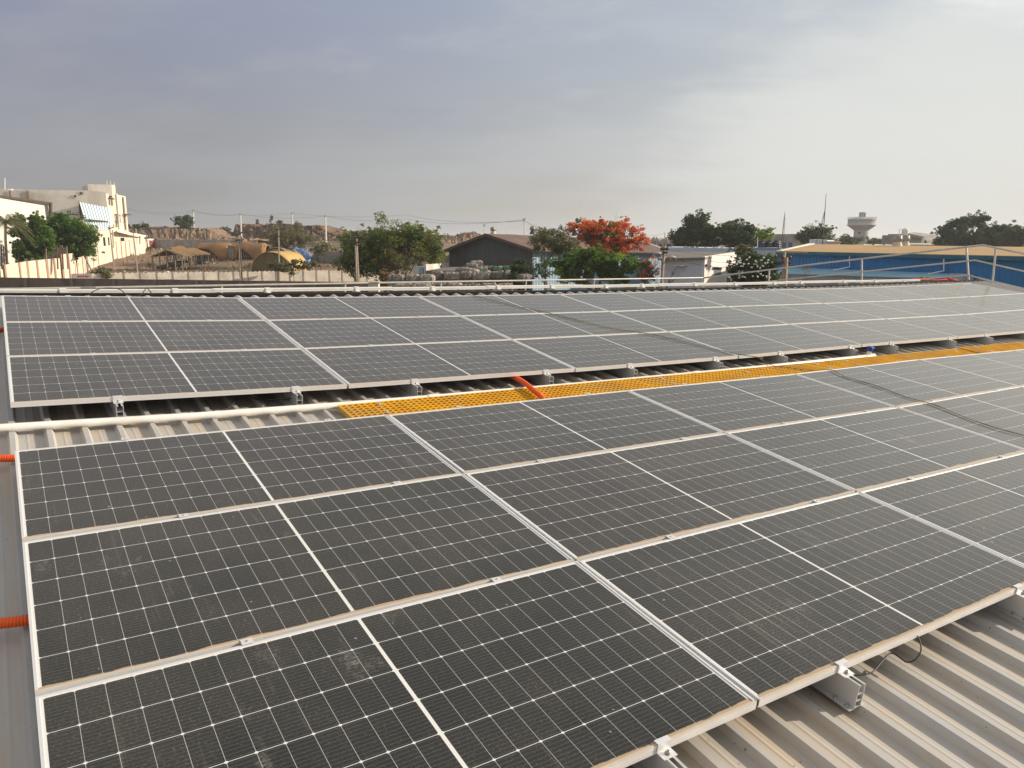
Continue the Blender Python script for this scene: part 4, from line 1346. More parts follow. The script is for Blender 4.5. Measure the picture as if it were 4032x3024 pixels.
mb = MB()
solid(mb, [P0, px(180, 748, 161.4), px(344, 750, 163.9), P1], (-16, 30, 0))
build_at(mb, 'wall', M_CREAM, fac)
mb = MB(); solid(mb, [P1 + Vector((.02, .02, -.4)), px(455, 765, 176), P2], (-14, 3, 0)); side_wall = build_at(mb, 'side_wall', M_CREAM2, fac)
mb = MB(); solid(mb, [px(344, 725, 166), px(438, 727, 168)], (-6, 9, 0), zb=16.0); build_at(mb, 'stair_tower', M_CREAM, fac)
mb = MB(); solid(mb, [px(438.5, 727.5, 168.1), px(453, 728, 178)], (-4, 2, 0), zb=15.5); build_at(mb, 'tower_side', M_CREAM2, fac)
F0, F1 = px(-40, 744, 145.5), px(308, 789, 150)
mb = MB(); solid(mb, [F0, px(42, 748, 146.6), px(106, 753, 147.4), F1], (-8, 10, 0)); build_at(mb, 'front_wing', M_CREAM, fac)
mb = MB()
for x in (38, 108): face_rect(mb, x - 4, 752, x + 4, 900, F0, F1, .12, .1)
build_at(mb, 'pilaster', M_BROWNT, fac)
for (x0, y0, x1, y1) in ((287, 766, 305, 779), (312, 755, 327, 767)):
    mb = MB(); face_rect(mb, x0, y0, x1, y1, P0, P1, .06, .05); w_ = build_at(mb, 'window', M_CREAM2 if x0 < 300 else M_CONC, fac)
    mb = MB(); face_rect(mb, x0 + 4, y0 + 3, x1 - 4, y1 - 3, P0, P1, .12, .04); build_at(mb, 'pane', M_DGLASS, fac, w_)
for (x0, y0, x1, y1) in ((425, 781, 429, 806), (434, 783, 440, 809), (453, 846, 457, 880), (466, 850, 471, 877), (454, 873, 458, 895), (484, 846, 489, 880)):
    mb = MB(); face_rect(mb, x0 - 1.2, y0 - 1.5, x1 + 1.2, y1 + 1, P1, P2, .10, .12); w_ = build_at(mb, 'window', M_CREAM2, fac)
    mb = MB(); face_rect(mb, x0, y0, x1, y1, P1, P2, .14, .06); build_at(mb, 'pane', M_DGLASS, fac, w_)
    mb = MB(); face_rect(mb, x0 - 2, y0 - 4, x1 + 2, y0 - 2, P1, P2, .7, .7); build_at(mb, 'sunshade', M_CONC, fac, w_)
mb = MB(); face_rect(mb, 480, 776, 483, 905, P1, P2, .25, .2); build_at(mb, 'drain_pipe', M_BROWNT, fac)
mb = MB(); face_rect(mb, 455, 762, 459, 900, P1, P2, .2, .2); build_at(mb, 'pilaster', M_CREAM, fac)
mb = MB(); face_rect(mb, 482, 842, 497, 848, P1, P2, 1.0, 1.0); build_at(mb, 'balcony', M_IRON, fac)
for x, y0, y1, D in ((18, 700, 748, 150), (420, 709, 752, 168), (434, 712, 728, 172), (449, 716, 729, 176)):
    mb = MB(); bar(mb, px(x, y1, D), px(x, y0, D), .12 if x < 100 else .09); build_at(mb, 'roof_rod', M_WPOLE, fac)
mb = MB(); face_rect(mb, 20, 741, 34, 747, F0, F1, -2, 1); build_at(mb, 'roof_box', M_WHITEW, fac)
M_STRIPE = stripe_mat('blue_white_awning', (0.78, 0.78, 0.76), (0.22, 0.33, 0.42))


def awning(name, q, Ds, n):
    a, b_, c, d = [px(x, y, D) for (x, y), D in zip(q, Ds)]
    mb = MB()
    for i in range(n):
        s0, s1 = i / n, (i + 1) / n
        bump = Vector((0, 0, 0))
        A_, B_ = a.lerp(b_, s0) + bump, a.lerp(b_, s1) + bump; C_, D_ = d.lerp(c, s1) + bump, d.lerp(c, s0) + bump
        mb.add([A_, B_, C_, D_, A_ + Vector((0, .08, 0)), B_ + Vector((0, .08, 0)), C_ + Vector((0, .08, 0)), D_ + Vector((0, .08, 0))], [(3, 2, 1, 0), (4, 5, 6, 7)], a=float(i % 2))
    return build_at(mb, name, M_STRIPE, fac)


awning('awning', [(313, 796), (429, 818), (441, 871), (333, 861)], [149, 155, 151, 143], 21)
awning('awning', [(326, 862), (440, 873), (431, 907), (354, 903)], [146, 152, 149, 143], 21)
mb = MB(); mb.quad(px(309, 792, 151), px(316, 800, 151), px(332, 862, 147), px(311, 868, 151), .1); build_at(mb, 'awning_side', M_IRON, fac)
L0, L1 = px(350, 905, 146), px(432, 908, 156)
mb = MB(); solid(mb, [L0, L1], (-3, 6, 0)); build_at(mb, 'ground_floor', M_CREAM2, fac)
for x0, y0, x1, y1 in ((405, 934, 412, 968), (424, 934, 428, 966)):
    mb = MB(); face_rect(mb, x0, y0, x1, y1, L0, L1, .08, .08); w_ = build_at(mb, 'window', M_DGLASS, fac)
mb = MB(); bar(mb, px(443, 905, 148), px(447, 975, 150), .12); build_at(mb, 'awning_post', M_WPOLE, fac)

# lean-to by the cream wall
Q0, Q1, Q2 = px(432, 915, 168), px(556, 930, 186), px(583, 931, 205)
lt = thing('lean_to_shed', 'low cream lean-to with a white sheet roof at the end of the cream wall', 'shed', (Q0.x, Q0.y, gz(Q0.x, Q0.y)))
mb = MB(); solid(mb, [Q0, Q1], (-3, 8, 0)); build_at(mb, 'wall', M_CREAM2, lt)
mb = MB(); mb.quad(px(462, 909, 166), px(553, 931, 184), px(582, 928, 206), px(470, 905, 176), .25); build_at(mb, 'roof', M_WHITEW, lt)
mb = MB(); face_rect(mb, 474, 936, 488, 949, Q0, Q1, .08, .06); build_at(mb, 'window', M_DGLASS, lt)
mb = MB(); bar(mb, px(551, 930, 183), px(551, 962, 183), .12); bar(mb, px(577, 928, 200), px(577, 950, 200), .12); build_at(mb, 'roof_post', M_WOOD, lt)
mb = MB(); solid(mb, [px(587, 944, 232), px(603, 946, 236)], (0, 3, 0)); rr_ = thing('gate_cabin', 'little red brown cabin at the far end of the cream wall', 'cabin', px(595, 975, 233))
build_at(mb, 'cabin_body', mat('red_brown_paint', (0.21, 0.055, 0.035), rough=.7, scale=1), rr_)
mb = MB(); mb.quad(px(585, 943, 231), px(605, 945, 235), px(606, 940, 240), px(586, 939, 236), .2); build_at(mb, 'cabin_roof', M_WHITEW, rr_)

# white shed in front of the factory
S0, S1 = px(-40, 769, 124), px(196, 802, 133)
ws = thing('white_shed', 'plain white sheet walled shed with dark roof edge behind the neem trees', 'shed', (S0.x, S0.y, gz(S0.x, S0.y)))
mb = MB(); solid(mb, [S0, S1], (-6, 6, 0)); build_at(mb, 'wall', M_WHITEW, ws)
mb = MB(); a_, b_ = S0 + Vector((0, -.25, .25)), S1 + Vector((.6, -.25, .2)); mb.quad(a_ - Vector((0, 0, .35)), b_ - Vector((0, 0, .35)), b_, a_, .3); build_at(mb, 'roof_edge', M_IRON, ws)
mb = MB(); bar(mb, px(198, 800, 132.5), px(203, 900, 132.5), .28, 8); build_at(mb, 'corner_pipe', M_IRON, ws)

# dim yard shed between the neem trees
mb = MB(); D0 = px(178, 950, 128); D1 = px(285, 958, 130)
yard = thing('yard_shed', 'dark open shed seen between the trunks of the neem trees', 'shed', (D0.x, D0.y, gz(D0.x, D0.y)))
solid(mb, [D0, D1], (0, 4, 0)); build_at(mb, 'wall', M_IRON, yard)
for i, x in enumerate((5, 14, 60, 72, 180, 224, 244, 262)):
    mb = MB(); bar(mb, px(x, 966 + 3 * (i % 3), 117.5), px(x + 3 + i % 4, 1060, 117), .11, 5)
    o = mb.build('timber_pole', M_WOOD); tag(o, f'{ORD[i]} pale timber pole from the left standing behind the cream wall under the trees', 'timber pole', 'timber poles behind the cream wall')

# ---- cream boundary wall running back
cw = thing('boundary_wall', 'cream panel wall with brown pillars running back along the dirt track', 'wall', G(27, 0, 107))
nodes = [(18, 107, 1043), (75, 110, 1034), (105, 112, 1029), (144, 114, 1025), (182, 116, 1021), (212, 117.5, 1018), (236, 119, 1016)]
nodes2 = [(241, 119.5, 1001), (268, 121, 999), (298, 124, 997), (320, 129, 990), (341, 136, 984), (362, 143, 977), (382, 149, 972), (400, 154, 967), (420, 159, 962), (438, 163, 959), (456, 166, 956), (475, 169, 952), (492, 172, 949), (508, 176, 947), (530, 184, 945), (548, 196, 944), (558, 206, 943), (572, 226, 942), (586, 248, 941)]
for nd in (nodes, nodes2):
    for i in range(len(nd) - 1):
        a_, b_ = px(nd[i][0], nd[i][2], nd[i][1]), px(nd[i + 1][0], nd[i + 1][2], nd[i + 1][1])
        d = (b_ - a_); d.z = 0; d.normalize(); nrm = Vector((d.y, -d.x, 0))
        low = lambda p: Vector((p.x, p.y, gz(p.x, p.y) - .5))
        p, q = a_ + d * .12, b_ - d * .12
        mb = MB(); mb.quad(low(p), low(q), q, p, .16); build_at(mb, 'wall_panel', M_CREAM2, cw)
        mb = MB(); t_ = nrm * .08
        s0, s1 = a_ - d * .19, a_ + d * .19
        up = Vector((0, 0, .04))
        mb.quad(low(s0) + t_, low(s1) + t_, s1 + t_ + up, s0 + t_ + up, .3); build_at(mb, 'pillar', M_PILLAR, cw)

# ---- zigzag precast wall
M_PRE = mat('whitewashed_precast', (0.70, 0.63, 0.52), (0.55, 0.48, 0.39), rough=.9, scale=.9, amt=.7, stain=(0.36, 0.32, 0.27), stain_amt=.55, stain_scale=.5)
pw = thing('precast_wall', 'whitewashed precast wall with a zigzag top in front of the tents', 'wall', G(280, 0, 107))
A_, B_ = px(283, 1076, 107), px(1492, 1061, 131)
A_.z, B_.z = 2.65, 2.25
L = (Vector((B_.x, B_.y, 0)) - Vector((A_.x, A_.y, 0))).length
nb = 21
for i in range(nb):
    a_, b_ = A_.lerp(B_, i / nb), A_.lerp(B_, (i + 1) / nb)
    zt = lerp(2.62, 2.22, i / nb) + rnd.uniform(-.04, .04)
    if i == 2: zt += .02
    d = (b_ - a_); d.z = 0; wd = d.length; d.normalize(); ang = math.atan2(d.y, d.x)
    M = Matrix.Translation((a_.x, a_.y, 0)) @ Matrix.Rotation(ang, 4, 'Z')
    zb = gz(a_.x, a_.y) - .3
    mb = MB()
    x0, x1 = .085, wd - .085
    poly = [(x0, zt - .30), (x1, zt - .30)]
    k = 3
    for j in range(k, 0, -1):
        poly += [(x0 + (x1 - x0) * j / k, zt - .10), (x0 + (x1 - x0) * (j - .5) / k, zt + .09)]
    poly += [(x0, zt - .10)]
    mb.prism(poly, 'y', -.03, .03, M)
    z = zt - .315
    while z > zb:
        mb.box(x0, x1, -.03, .03, max(z - .36, zb), z - .0, M); z -= .385
    mb.box(x0, x1, .0, .02, zb, zt - .2, M)
    build_at(mb, 'wall_panel', M_PRE, pw)
    mb = MB(); mb.box(-.08, .08, -.085, .06, zb, zt + .02, M); build_at(mb, 'wall_post', M_CONC, pw)
# the painted sign on the first bays
a_, b_ = A_.lerp(B_, .3 / nb), A_.lerp(B_, 1.35 / nb)
mb = MB(); P, Q = a_ + Vector((0, -.09, 0)), b_ + Vector((0, -.09, 0))
face_rect(mb, 286, 1077, 360, 1108, P, Q, 0.02, .03); sg = build_at(mb, 'sign_board', M_CONC, pw)
mb = MB()
M_RPAINT = mat('red_sign_paint', (0.55, 0.03, 0.04), rough=.8, scale=4)
for wx0, wx1 in ((305, 313), (316, 332), (335, 350)):
    x = wx0
    while x < wx1 - 1.2:
        w_ = rnd.uniform(1.6, 2.6); face_rect(mb, x, 1086 + rnd.uniform(-.5, .3), x + w_ - .5, 1091, P, Q, .05, .02); x += w_
    face_rect(mb, wx0, 1085, wx1, 1086.2, P, Q, .06, .02)
build_at(mb, 'red_lettering', M_RPAINT, pw, sg)

# ---- grey far walls
for (xa, xb, y, D0_, D1_, lab) in ((604, 905, 944, 236, 226, 'grey precast wall below the earth bank behind the brown tents'), (1238, 1375, 991, 156, 150, 'grey precast wall behind the small thorn tree')):
    A2, B2 = px(xa, y, D0_), px(xb, y, D1_)
    fw = thing('precast_wall', lab, 'wall', (A2.x, A2.y, gz(A2.x, A2.y)))
    n = max(int((B2 - A2).length / 2.6), 2)
    for i in range(n):
        a_, b_ = A2.lerp(B2, i / n), A2.lerp(B2, (i + 1) / n); d = (b_ - a_).normalized()
        mb = MB()
        zt, zb = a_.z, gz(a_.x, a_.y) - .4
        z = zt
        while z > zb:
            p, q = a_ + d * .1, b_ - d * .1
            mb.quad(Vector((p.x, p.y, max(z - .40, zb))), Vector((q.x, q.y, max(z - .40, zb))), Vector((q.x, q.y, z)), Vector((p.x, p.y, z)), .07); z -= .43
        build_at(mb, 'wall_panel', M_CONC, fw)
        mb = MB(); mb.box(a_.x - .1, a_.x + .1, a_.y - .12, a_.y + .08, zb, zt + .08); build_at(mb, 'wall_post', M_CONC, fw)

# ---- brown plastered compound wall nearest to us
M_BWALL = mat('brown_cement_plaster', (0.175, 0.135, 0.105), (0.115, 0.088, 0.070), rough=.95, scale=.7, amt=.8, stain=(0.24, 0.20, 0.165), stain_amt=.5, stain_scale=.35, bump=.02)
M_BPIL = mat('grey_cement_pillar', (0.24, 0.195, 0.155), (0.17, 0.14, 0.11), rough=.95, scale=1)
bw = thing('compound_wall', 'brown plastered compound wall with grey pillars just beyond the eave rail', 'wall', G(100, 0, 92))
A3, B3 = px(-120, 1093, 96), px(1478, 1114, 80)
n_in = Vector((B3.y - A3.y, -(B3.x - A3.x), 0)).normalized()
if n_in.y > 0: n_in = -n_in
mb = MB(); lo = lambda p: Vector((p.x, p.y, gz(p.x, p.y) - .4))
mb.quad(lo(A3), lo(B3), B3, A3, .22); build_at(mb, 'wall', M_BWALL, bw)
mb = MB(); mb.quad(A3 + n_in * .02 + Vector((0, 0, .005)), B3 + n_in * .02 + Vector((0, 0, .005)), B3 + n_in * .02 + Vector((0, 0, .06)), A3 + n_in * .02 + Vector((0, 0, .06)), .27); build_at(mb, 'coping', M_BPIL, bw)
for x in (-70, 103, 284, 452, 611, 778, 949, 1091, 1243, 1354):
    mb = MB(); face_rect(mb, x - 6, 1099 + (x / 1478) * 17 - 2, x + 6, 1260, A3, B3, .18, .30); build_at(mb, 'pillar', M_BPIL, bw)
M_PATCH = mat('exposed_patchy_brick', (0.34, 0.255, 0.18), (0.20, 0.14, 0.10), rough=.95, scale=3)
mb = MB()
for x0, y0, x1, y1 in ((1100, 1119, 1118, 1126), (1122, 1118, 1160, 1124), (1128, 1126, 1150, 1131), (1132, 1133, 1166, 1139), (1112, 1140, 1134, 1146), (1140, 1142, 1158, 1147)): face_rect(mb, x0, y0, x1, y1, A3, B3, .03, .05)
build_at(mb, 'bare_brick_patch', M_PATCH, bw)
mb = MB(); p = px(1452, 1108, 79); mb.box(p.x, p.x + 1.0, p.y - .4, p.y + .6, 0, p.z); build_at(mb, 'end_pillar', M_PRE, bw)

# ---- tents, huts
M_TARPB = mat('brown_jute_tarpaulin', (0.22, 0.12, 0.052), (0.31, 0.165, 0.068), rough=.9, scale=.35, amt=.7, stain=(0.17, 0.12, 0.07), stain_amt=.6, stain_scale=.3, bump=.05, bscale=1.5)
M_TARPY = mat('yellow_tarpaulin', (0.56, 0.36, 0.12), (0.48, 0.30, 0.10), rough=.7, scale=.8, bump=.03)
M_TARPO = mat('olive_tent_cloth', (0.16, 0.125, 0.055), (0.11, 0.09, 0.045), rough=.9, scale=.8, bump=.04)
M_TARPT = mat('tan_tent_cloth', (0.34, 0.28, 0.20), (0.26, 0.22, 0.16), rough=.9, scale=.6, bump=.04)
M_TARPG = mat('grey_green_tarpaulin', (0.20, 0.185, 0.125), (0.13, 0.14, 0.10), rough=.85, scale=.8, bump=.04)
M_TARPU = mat('blue_tarpaulin', (0.075, 0.20, 0.52), (0.16, 0.30, 0.60), rough=.5, scale=1.2, bump=.04)
M_TARPK = mat('black_plastic_sheet', (0.016, 0.019, 0.026), (0.03, 0.03, 0.035), rough=.5, scale=1, bump=.04)
M_TARPS = mat('grey_plastic_sheet', (0.16, 0.16, 0.16), (0.10, 0.10, 0.105), rough=.6, scale=.7, bump=.06)


def barrel_tent(label, xa, xb, yt, D, skirt, seed, close_right):
    """tarpaulin vault lying across our view, its front skirt partly rolled up over timber slats"""
    a_, b_ = G(xa, 0, D), G(xb, 0, D)
    root = thing('tarpaulin_tent', label, 'tent', a_, 'brown tarpaulin tents')
    H = px(xa, yt, D).z - a_.z; Lx = b_.x - a_.x; dep = H * .8
    ns_, nt = 26, 16; r = random.Random(seed)
    vs = []
    for i in range(ns_ + 1):
        s = i / ns_
        hs = H * (1 - .05 * abs(2 * s - 1) ** 4 + .02 * math.sin(s * 9 + seed)) * (1 if s < .9 else 1 - 1.2 * (s - .9)) * (1 if s > .06 else .9 + s * 1.6)
        low = float(np.interp(s, *skirt))
        for j in range(nt + 1):
            th = lerp(math.asin(min(low, .95)) if low > 0 else 0, math.pi, j / nt)
            y = -math.cos(th) * dep * (1 if s < .93 else .7)
            z = math.sin(th) ** .75 * hs
            vs.append((s * Lx + (r.uniform(-.06, .06)) + (1 - z / H) * (.25 if s > .8 else -.2 if s < .1 else 0), y + dep + r.uniform(-.05, .05), z + r.uniform(-.04, .04)))
    mb = MB(); mb.add(vs, [(i * (nt + 1) + j, (i + 1) * (nt + 1) + j, (i + 1) * (nt + 1) + j + 1, i * (nt + 1) + j + 1) for i in range(ns_) for j in range(nt)], True)
    o = mb.build('cover', M_TARPB, root)
    m_ = o.modifiers.new('thick', 'SOLIDIFY'); m_.thickness = .05
    mb = MB()
    for k in range(14):
        x = Lx * (.06 + .88 * k / 13); mb.box(x - .05, x + .05, .35, .45, -.2, H * .55)
    for z in (.3, .9): mb.box(.2, Lx - .3, .28, .34, z, z + .1)
    mb.build('timber_slats', M_WOOD, root)
    mb = MB(); mb.box(.25, Lx - .35, dep * .55, dep * .6, 0, H * .72); mb.build('inner_curtain', M_TARPK, root)
    if close_right:
        mb = MB()
        mb.add([(-.35, .4, 0), (-.05, .2, H * .78), (.55, .15, H * .62), (.5, .25, 0)], [(0, 1, 2, 3)]); mb.build('flap', M_TARPB, root)
    return root


barrel_tent('brown tarpaulin vault with rolled up skirt showing dark timber slats', 756, 900, 956, 160, ([0, .12, .13, .42, .62, .78, 1], [.1, .1, .62, .55, .22, .0, .0]), 2, False)
barrel_tent('brown tarpaulin vault with a doorway, just left of the yellow tent', 916, 1037, 955, 158, ([0, .10, .18, .28, .5, .66, .8, 1], [0, 0, .6, .55, .3, .05, 0, 0]), 5, True)
g_ = G(900, 0, 157); t = thing('tarpaulin_curtain', 'grey sheet hanging between the two brown tarpaulin tents', 'tarpaulin', g_)
mb = MB(); a_, b_, c_, d_ = px(896, 965, 157), px(918, 967, 156.5), px(915, 1021, 156), px(903, 1021, 156); mb.quad(d_, c_, b_, a_, .08); build_at(mb, 'sheet', M_TARPS, t)


def arch_tent(label, xc, D, wd, yt, length, m1, m2, dirx=.62, open_=False, name='arched_tent', peak=False):
    base = G(xc, 0, D)
    H = px(xc, yt, D).z - base.z
    root = thing(name, label, 'tent', base, 'arched tents by the scrub')
    n, nl = 18, 6; vs = []
    r = random.Random(int(xc))
    for k in range(nl + 1):
        for i in range(n + 1):
            th = math.pi * i / n
            x = -math.cos(th) * wd / 2; z = (math.sin(th) ** (.85)) * H if not peak else H * (1 - abs(x) / (wd / 2)) ** .8
            l_ = length * k / nl
            vs.append((x + l_ * dirx + r.uniform(-.05, .05), l_ + r.uniform(-.03, .03), z + r.uniform(-.05, .05) + .06 * (k % 2)))
    mb = MB(); mb.add(vs, [(k * (n + 1) + i, (k + 1) * (n + 1) + i, (k + 1) * (n + 1) + i + 1, k * (n + 1) + i + 1) for k in range(nl) for i in range(n)], True)
    o = mb.build('cover', m1, root); q = o.modifiers.new('thick', 'SOLIDIFY'); q.thickness = .05
    mb = MB(); e_ = [(-math.cos(math.pi * i / n) * wd / 2 * .96 + .1, .12 + .05 * (i % 2), (math.sin(math.pi * i / n) ** .85 if not peak else (1 - abs(math.cos(math.pi * i / n))) ** .8) * H * .96) for i in range(n + 1)]
    mb.add(e_ + [(p[0], p[1] + .06, p[2]) for p in e_], [tuple(range(n + 1)), tuple(reversed(range(n + 1, 2 * n + 2)))])
    mb.build('end_cloth', m2, root)
    return root


arch_tent('arched tent with sunny yellow cover and olive end cloth', 1060, 133, 6.5, 993, 4.5, M_TARPY, M_TARPO, .45)
arch_tent('arched tent with tan cloth just behind the yellow one', 1084, 139, 5.6, 976, 3.6, M_TARPT, M_TARPT, .3)
arch_tent('arched tent with grey green cover between the tan and the blue tents', 1115, 143, 4.4, 987, 3.0, M_TARPG, M_TARPG, .3)
arch_tent('arched tent under a bright blue tarpaulin', 1140, 149, 5.4, 977, 2.2, M_TARPU, M_TARPG, .3)
arch_tent('peaked tent of black and grey plastic sheet right of the blue tent', 1176, 153, 5.0, 971, 5.0, M_TARPS, M_TARPK, .5, peak=True)

hut = thing('cattle_shelter', 'open cattle shelter on timber posts with a thatched gable roof', 'shelter', G(655, 0, 136))
hz = hut.location.z
M_THATCH = mat('brown_thatch', (0.25, 0.155, 0.07), (0.16, 0.10, 0.05), rough=.95, scale=1.6, stretch=(1, 1, .3), bump=.06)
M_TANSH = mat('tan_sheet', (0.50, 0.37, 0.21), rough=.8, scale=2)
apx, el, er = px(654, 983, 136), px(595, 1008, 136), px(723, 1008, 136)
bk = Vector((2.2, 6.5, .25))
mb = MB(); mb.quad(el, apx, apx + bk, el + bk, -.0 or .16); build_at(mb, 'roof', M_THATCH, hut)
mb = MB(); mb.quad(apx + Vector((.02, 0, 0)), er, er + bk, apx + bk + Vector((.02, 0, 0)), .16); build_at(mb, 'roof', M_THATCH, hut)
mb = MB(); mb.quad(er + Vector((0, -.05, -.12)), er + Vector((0, -.05, .18)), apx + Vector((0, -.05, .2)), apx + Vector((0, -.05, -.1)), .06); build_at(mb, 'barge_sheet', M_TANSH, hut)
for x, yt in ((599, 1006), (654, 986), (714, 1006), (626, 996), (686, 996)):
    for b_ in ((0, 3.2, 6.3) if x != 654 else (0, 6.3)):
        p = px(x, yt, 136); p = p + bk * (b_ / 6.5)
        mb = MB(); bar(mb, Vector((p.x, p.y + .05, gz(p.x, p.y) - .2)), p - Vector((0, -.05, .1)), .09 if b_ else .11); build_at(mb, 'post', M_WOOD, hut)
mb = MB(); bar(mb, px(720, 1010, 135.8), px(735, 1060, 134.5), .07); build_at(mb, 'prop', M_WOOD, hut)
hb = thing('tarpaulin_hut', 'rust brown tarpaulin lean-to behind the cattle shelter', 'hut', G(720, 0, 144))
mb = MB(); q0 = [px(x, y, D) for x, y, D in ((668, 975, 150), (716, 969, 152), (748, 985, 152), (756, 1005, 147), (752, 1016, 144), (722, 1000, 144), (690, 990, 146))]
for i in range(1, 6): mb.add([q0[0], q0[i], q0[i + 1]], [(0, 1, 2)])
o = build_at(mb, 'cover', M_TARPB, hb); q = o.modifiers.new('thick', 'SOLIDIFY'); q.thickness = .08
for x, y, D in ((752, 1014, 144), (735, 1008, 144.2), (690, 990, 146), (748, 986, 152), (670, 976, 150)):
    p = px(x, y, D); mb = MB(); bar(mb, p, Vector((p.x, p.y, gz(p.x, p.y) - .1)), .08); build_at(mb, 'post', M_WOOD, hb)
M_TUB = mat('black_tub', (0.03, 0.032, 0.04), rough=.5)
p = G(794, 0, 150); t = thing('feed_trough', 'dark feed trough on the ground in front of the brown tents', 'trough', p)
mb = MB(); mb.lathe([(.001, .05), (1.2, .05), (1.35, .62), (1.42, .62), (1.25, 0)], 20); mb.build('tub', M_TUB, t)
for i, (x, y, D, s) in enumerate(((652, 1056, 131, .35), (588, 1060, 130, .2), (726, 1064, 129, .3), (855, 1066, 126, .4), (660, 1070, 124, .2))):
    p = G(x, 0, D); mb = MB(); mb.lathe([(.001, 0), (s, .02), (s * 1.1, s * .5), (s * .6, s * 1.1), (.001, s * 1.2)], 9)
    mb.v = [(a * (1.3 if i % 2 else 1) + .1 * c, b_ + rnd.uniform(-.04, .04), c) for a, b_, c in mb.v]
    o = mb.build('sack', mat('white_sack_cloth', (0.66, 0.62, 0.55), rough=.9, scale=3, bump=.03)); o.location = p
    tag(o, ['white sack lying in front of the cattle shelter', 'small white sack at the left side of the cattle shelter', 'pale sack beside the leaning prop of the shelter', 'white sack behind the zigzag wall under the brown tents', 'small pale sack just behind the zigzag wall'][i], 'sack', 'sacks on the dirt yard')


# ---- buffaloes
def skin_body(name, pts, edges, material, root, sub=2):
    me = bpy.data.meshes.new(name); me.from_pydata([p[:3] for p in pts], edges, []); me.materials.append(material)
    o = bpy.data.objects.new(name, me); COL.objects.link(o); o.parent = root
    m1 = o.modifiers.new('skin', 'SKIN'); m1.use_smooth_shade = True
    for i, p in enumerate(pts): me.skin_vertices[0].data[i].radius = (p[3], p[3] * (p[4] if len(p) > 4 else 1)); me.skin_vertices[0].data[i].use_root = i == 0
    m2 = o.modifiers.new('sub', 'SUBSURF'); m2.levels = m2.render_levels = sub
    return o


M_BUF = mat('buffalo_hide', (0.030, 0.027, 0.025), (0.055, 0.048, 0.042), rough=.6, scale=2)


def buffalo(label, p, rz, lying):
    root = thing('buffalo', label, 'buffalo', p, 'buffaloes in the shelter', rz)
    h = .48 if lying else 1.0
    pts = [(0, 0, h, .40, 1.1), (.55, 0, h + .02, .40, 1.1), (-.6, 0, h + .03, .36, 1.1), (.95, 0, h + .14, .24), (1.3, 0, h + .20, .17), (1.62, 0, h + .05, .11), (1.75, 0, h - .02, .10), (-.9, 0, h + .02, .26), (-1.02, 0, h - .25, .04), (-1.05, 0, h - .6 if not lying else .05, .025)]
    ed = [(0, 1), (0, 2), (1, 3), (3, 4), (4, 5), (5, 6), (2, 7), (7, 8), (8, 9)]
    def chain(root_i, ps):
        last = root_i
        for q in ps: pts.append(q); ed.append((last, len(pts) - 1)); last = len(pts) - 1
    for s in (-1, 1):
        if lying:
            chain(1, [(.6, s * .34, .26, .15), (.95, s * .36, .12, .08), (.62, s * .40, .07, .06)])
            chain(2, [(-.5, s * .36, .28, .17), (-.15, s * .44, .13, .09), (-.5, s * .46, .07, .06)])
        else:
            chain(1, [(.62, s * .24, .70, .14), (.64, s * .24, .42, .085), (.62, s * .24, .10, .06), (.66, s * .24, .03, .075)])
            chain(2, [(-.62, s * .24, .72, .17), (-.50, s * .24, .52, .11), (-.74, s * .24, .36, .07), (-.70, s * .24, .10, .06), (-.66, s * .24, .03, .075)])
    skin_body('body', pts, ed, M_BUF, root)
    for s in (-1, 1):
        mb = MB(); mb.tube([(1.27, s * .10, h + .33), (1.18, s * .28, h + .38), (1.02, s * .34, h + .44), (.92, s * .24, h + .50)], [.05, .045, .03, .012], 7); mb.build('horn', M_IRON, root)
        mb = MB(); mb.add([(1.25, s * .14, h + .26), (1.2, s * .36, h + .2), (1.16, s * .3, h + .12), (1.24, s * .14, h + .16)], [(0, 1, 2, 3)]); mb.build('ear', M_BUF, root)


buffalo('dark buffalo lying under the cattle shelter roof', G(636, 0, 137), 0.25, True)
buffalo('dark buffalo standing at the right post of the cattle shelter', G(688, 0, 136.6), math.pi + .2, False)
buffalo('dark buffalo standing at the back of the cattle shelter', G(700, 0, 140), .3, False)


# ---- poles
def hook(mb, p, r=.045, hgt=.2):
    mb.lathe([(.012, 0), (.012, hgt * .4), (r, hgt * .45), (r * .7, hgt * .62), (r, hgt * .68), (r * .6, hgt * .9), (.001, hgt)], 8, p)


def upole(label, top, bot, D, r=.13, arms=(), material=None, group=None, D2=None, extra=None, square=True, name='utility_pole'):
    a_ = px(top[0], top[1], D2 or D); b_ = px(bot[0], bot[1], D)
    gb = gz(b_.x, b_.y)
    root = thing(name, label, 'pole', (b_.x, b_.y, gb), group)
    dr = (a_ - b_) / max(a_.z - b_.z, .1)
    foot = b_ + dr * (gb - .3 - b_.z)
    mb = MB(); mb.tube([foot, foot.lerp(a_, .5), a_], [r * 1.15, r, r * .75], 4 if square else 8, smooth=not square); build_at(mb, 'pole', material or M_POLE, root)
    for (x0, y0, x1, y1, k) in arms:
        p, q = px(x0, y0, (D2 or D) - .15), px(x1, y1, (D2 or D) - .15)
        mb = MB(); bar(mb, p, q, .085, 4); arm = build_at(mb, 'cross_arm', M_IRON, root)
        for i in range(k):
            mb = MB(); hook(mb, p.lerp(q, (i + .08) / (k - .84) if k > 1 else .5) + Vector((0, 0, .05)), .10, .36); build_at(mb, 'insulator', M_INS, root, arm)
    return root


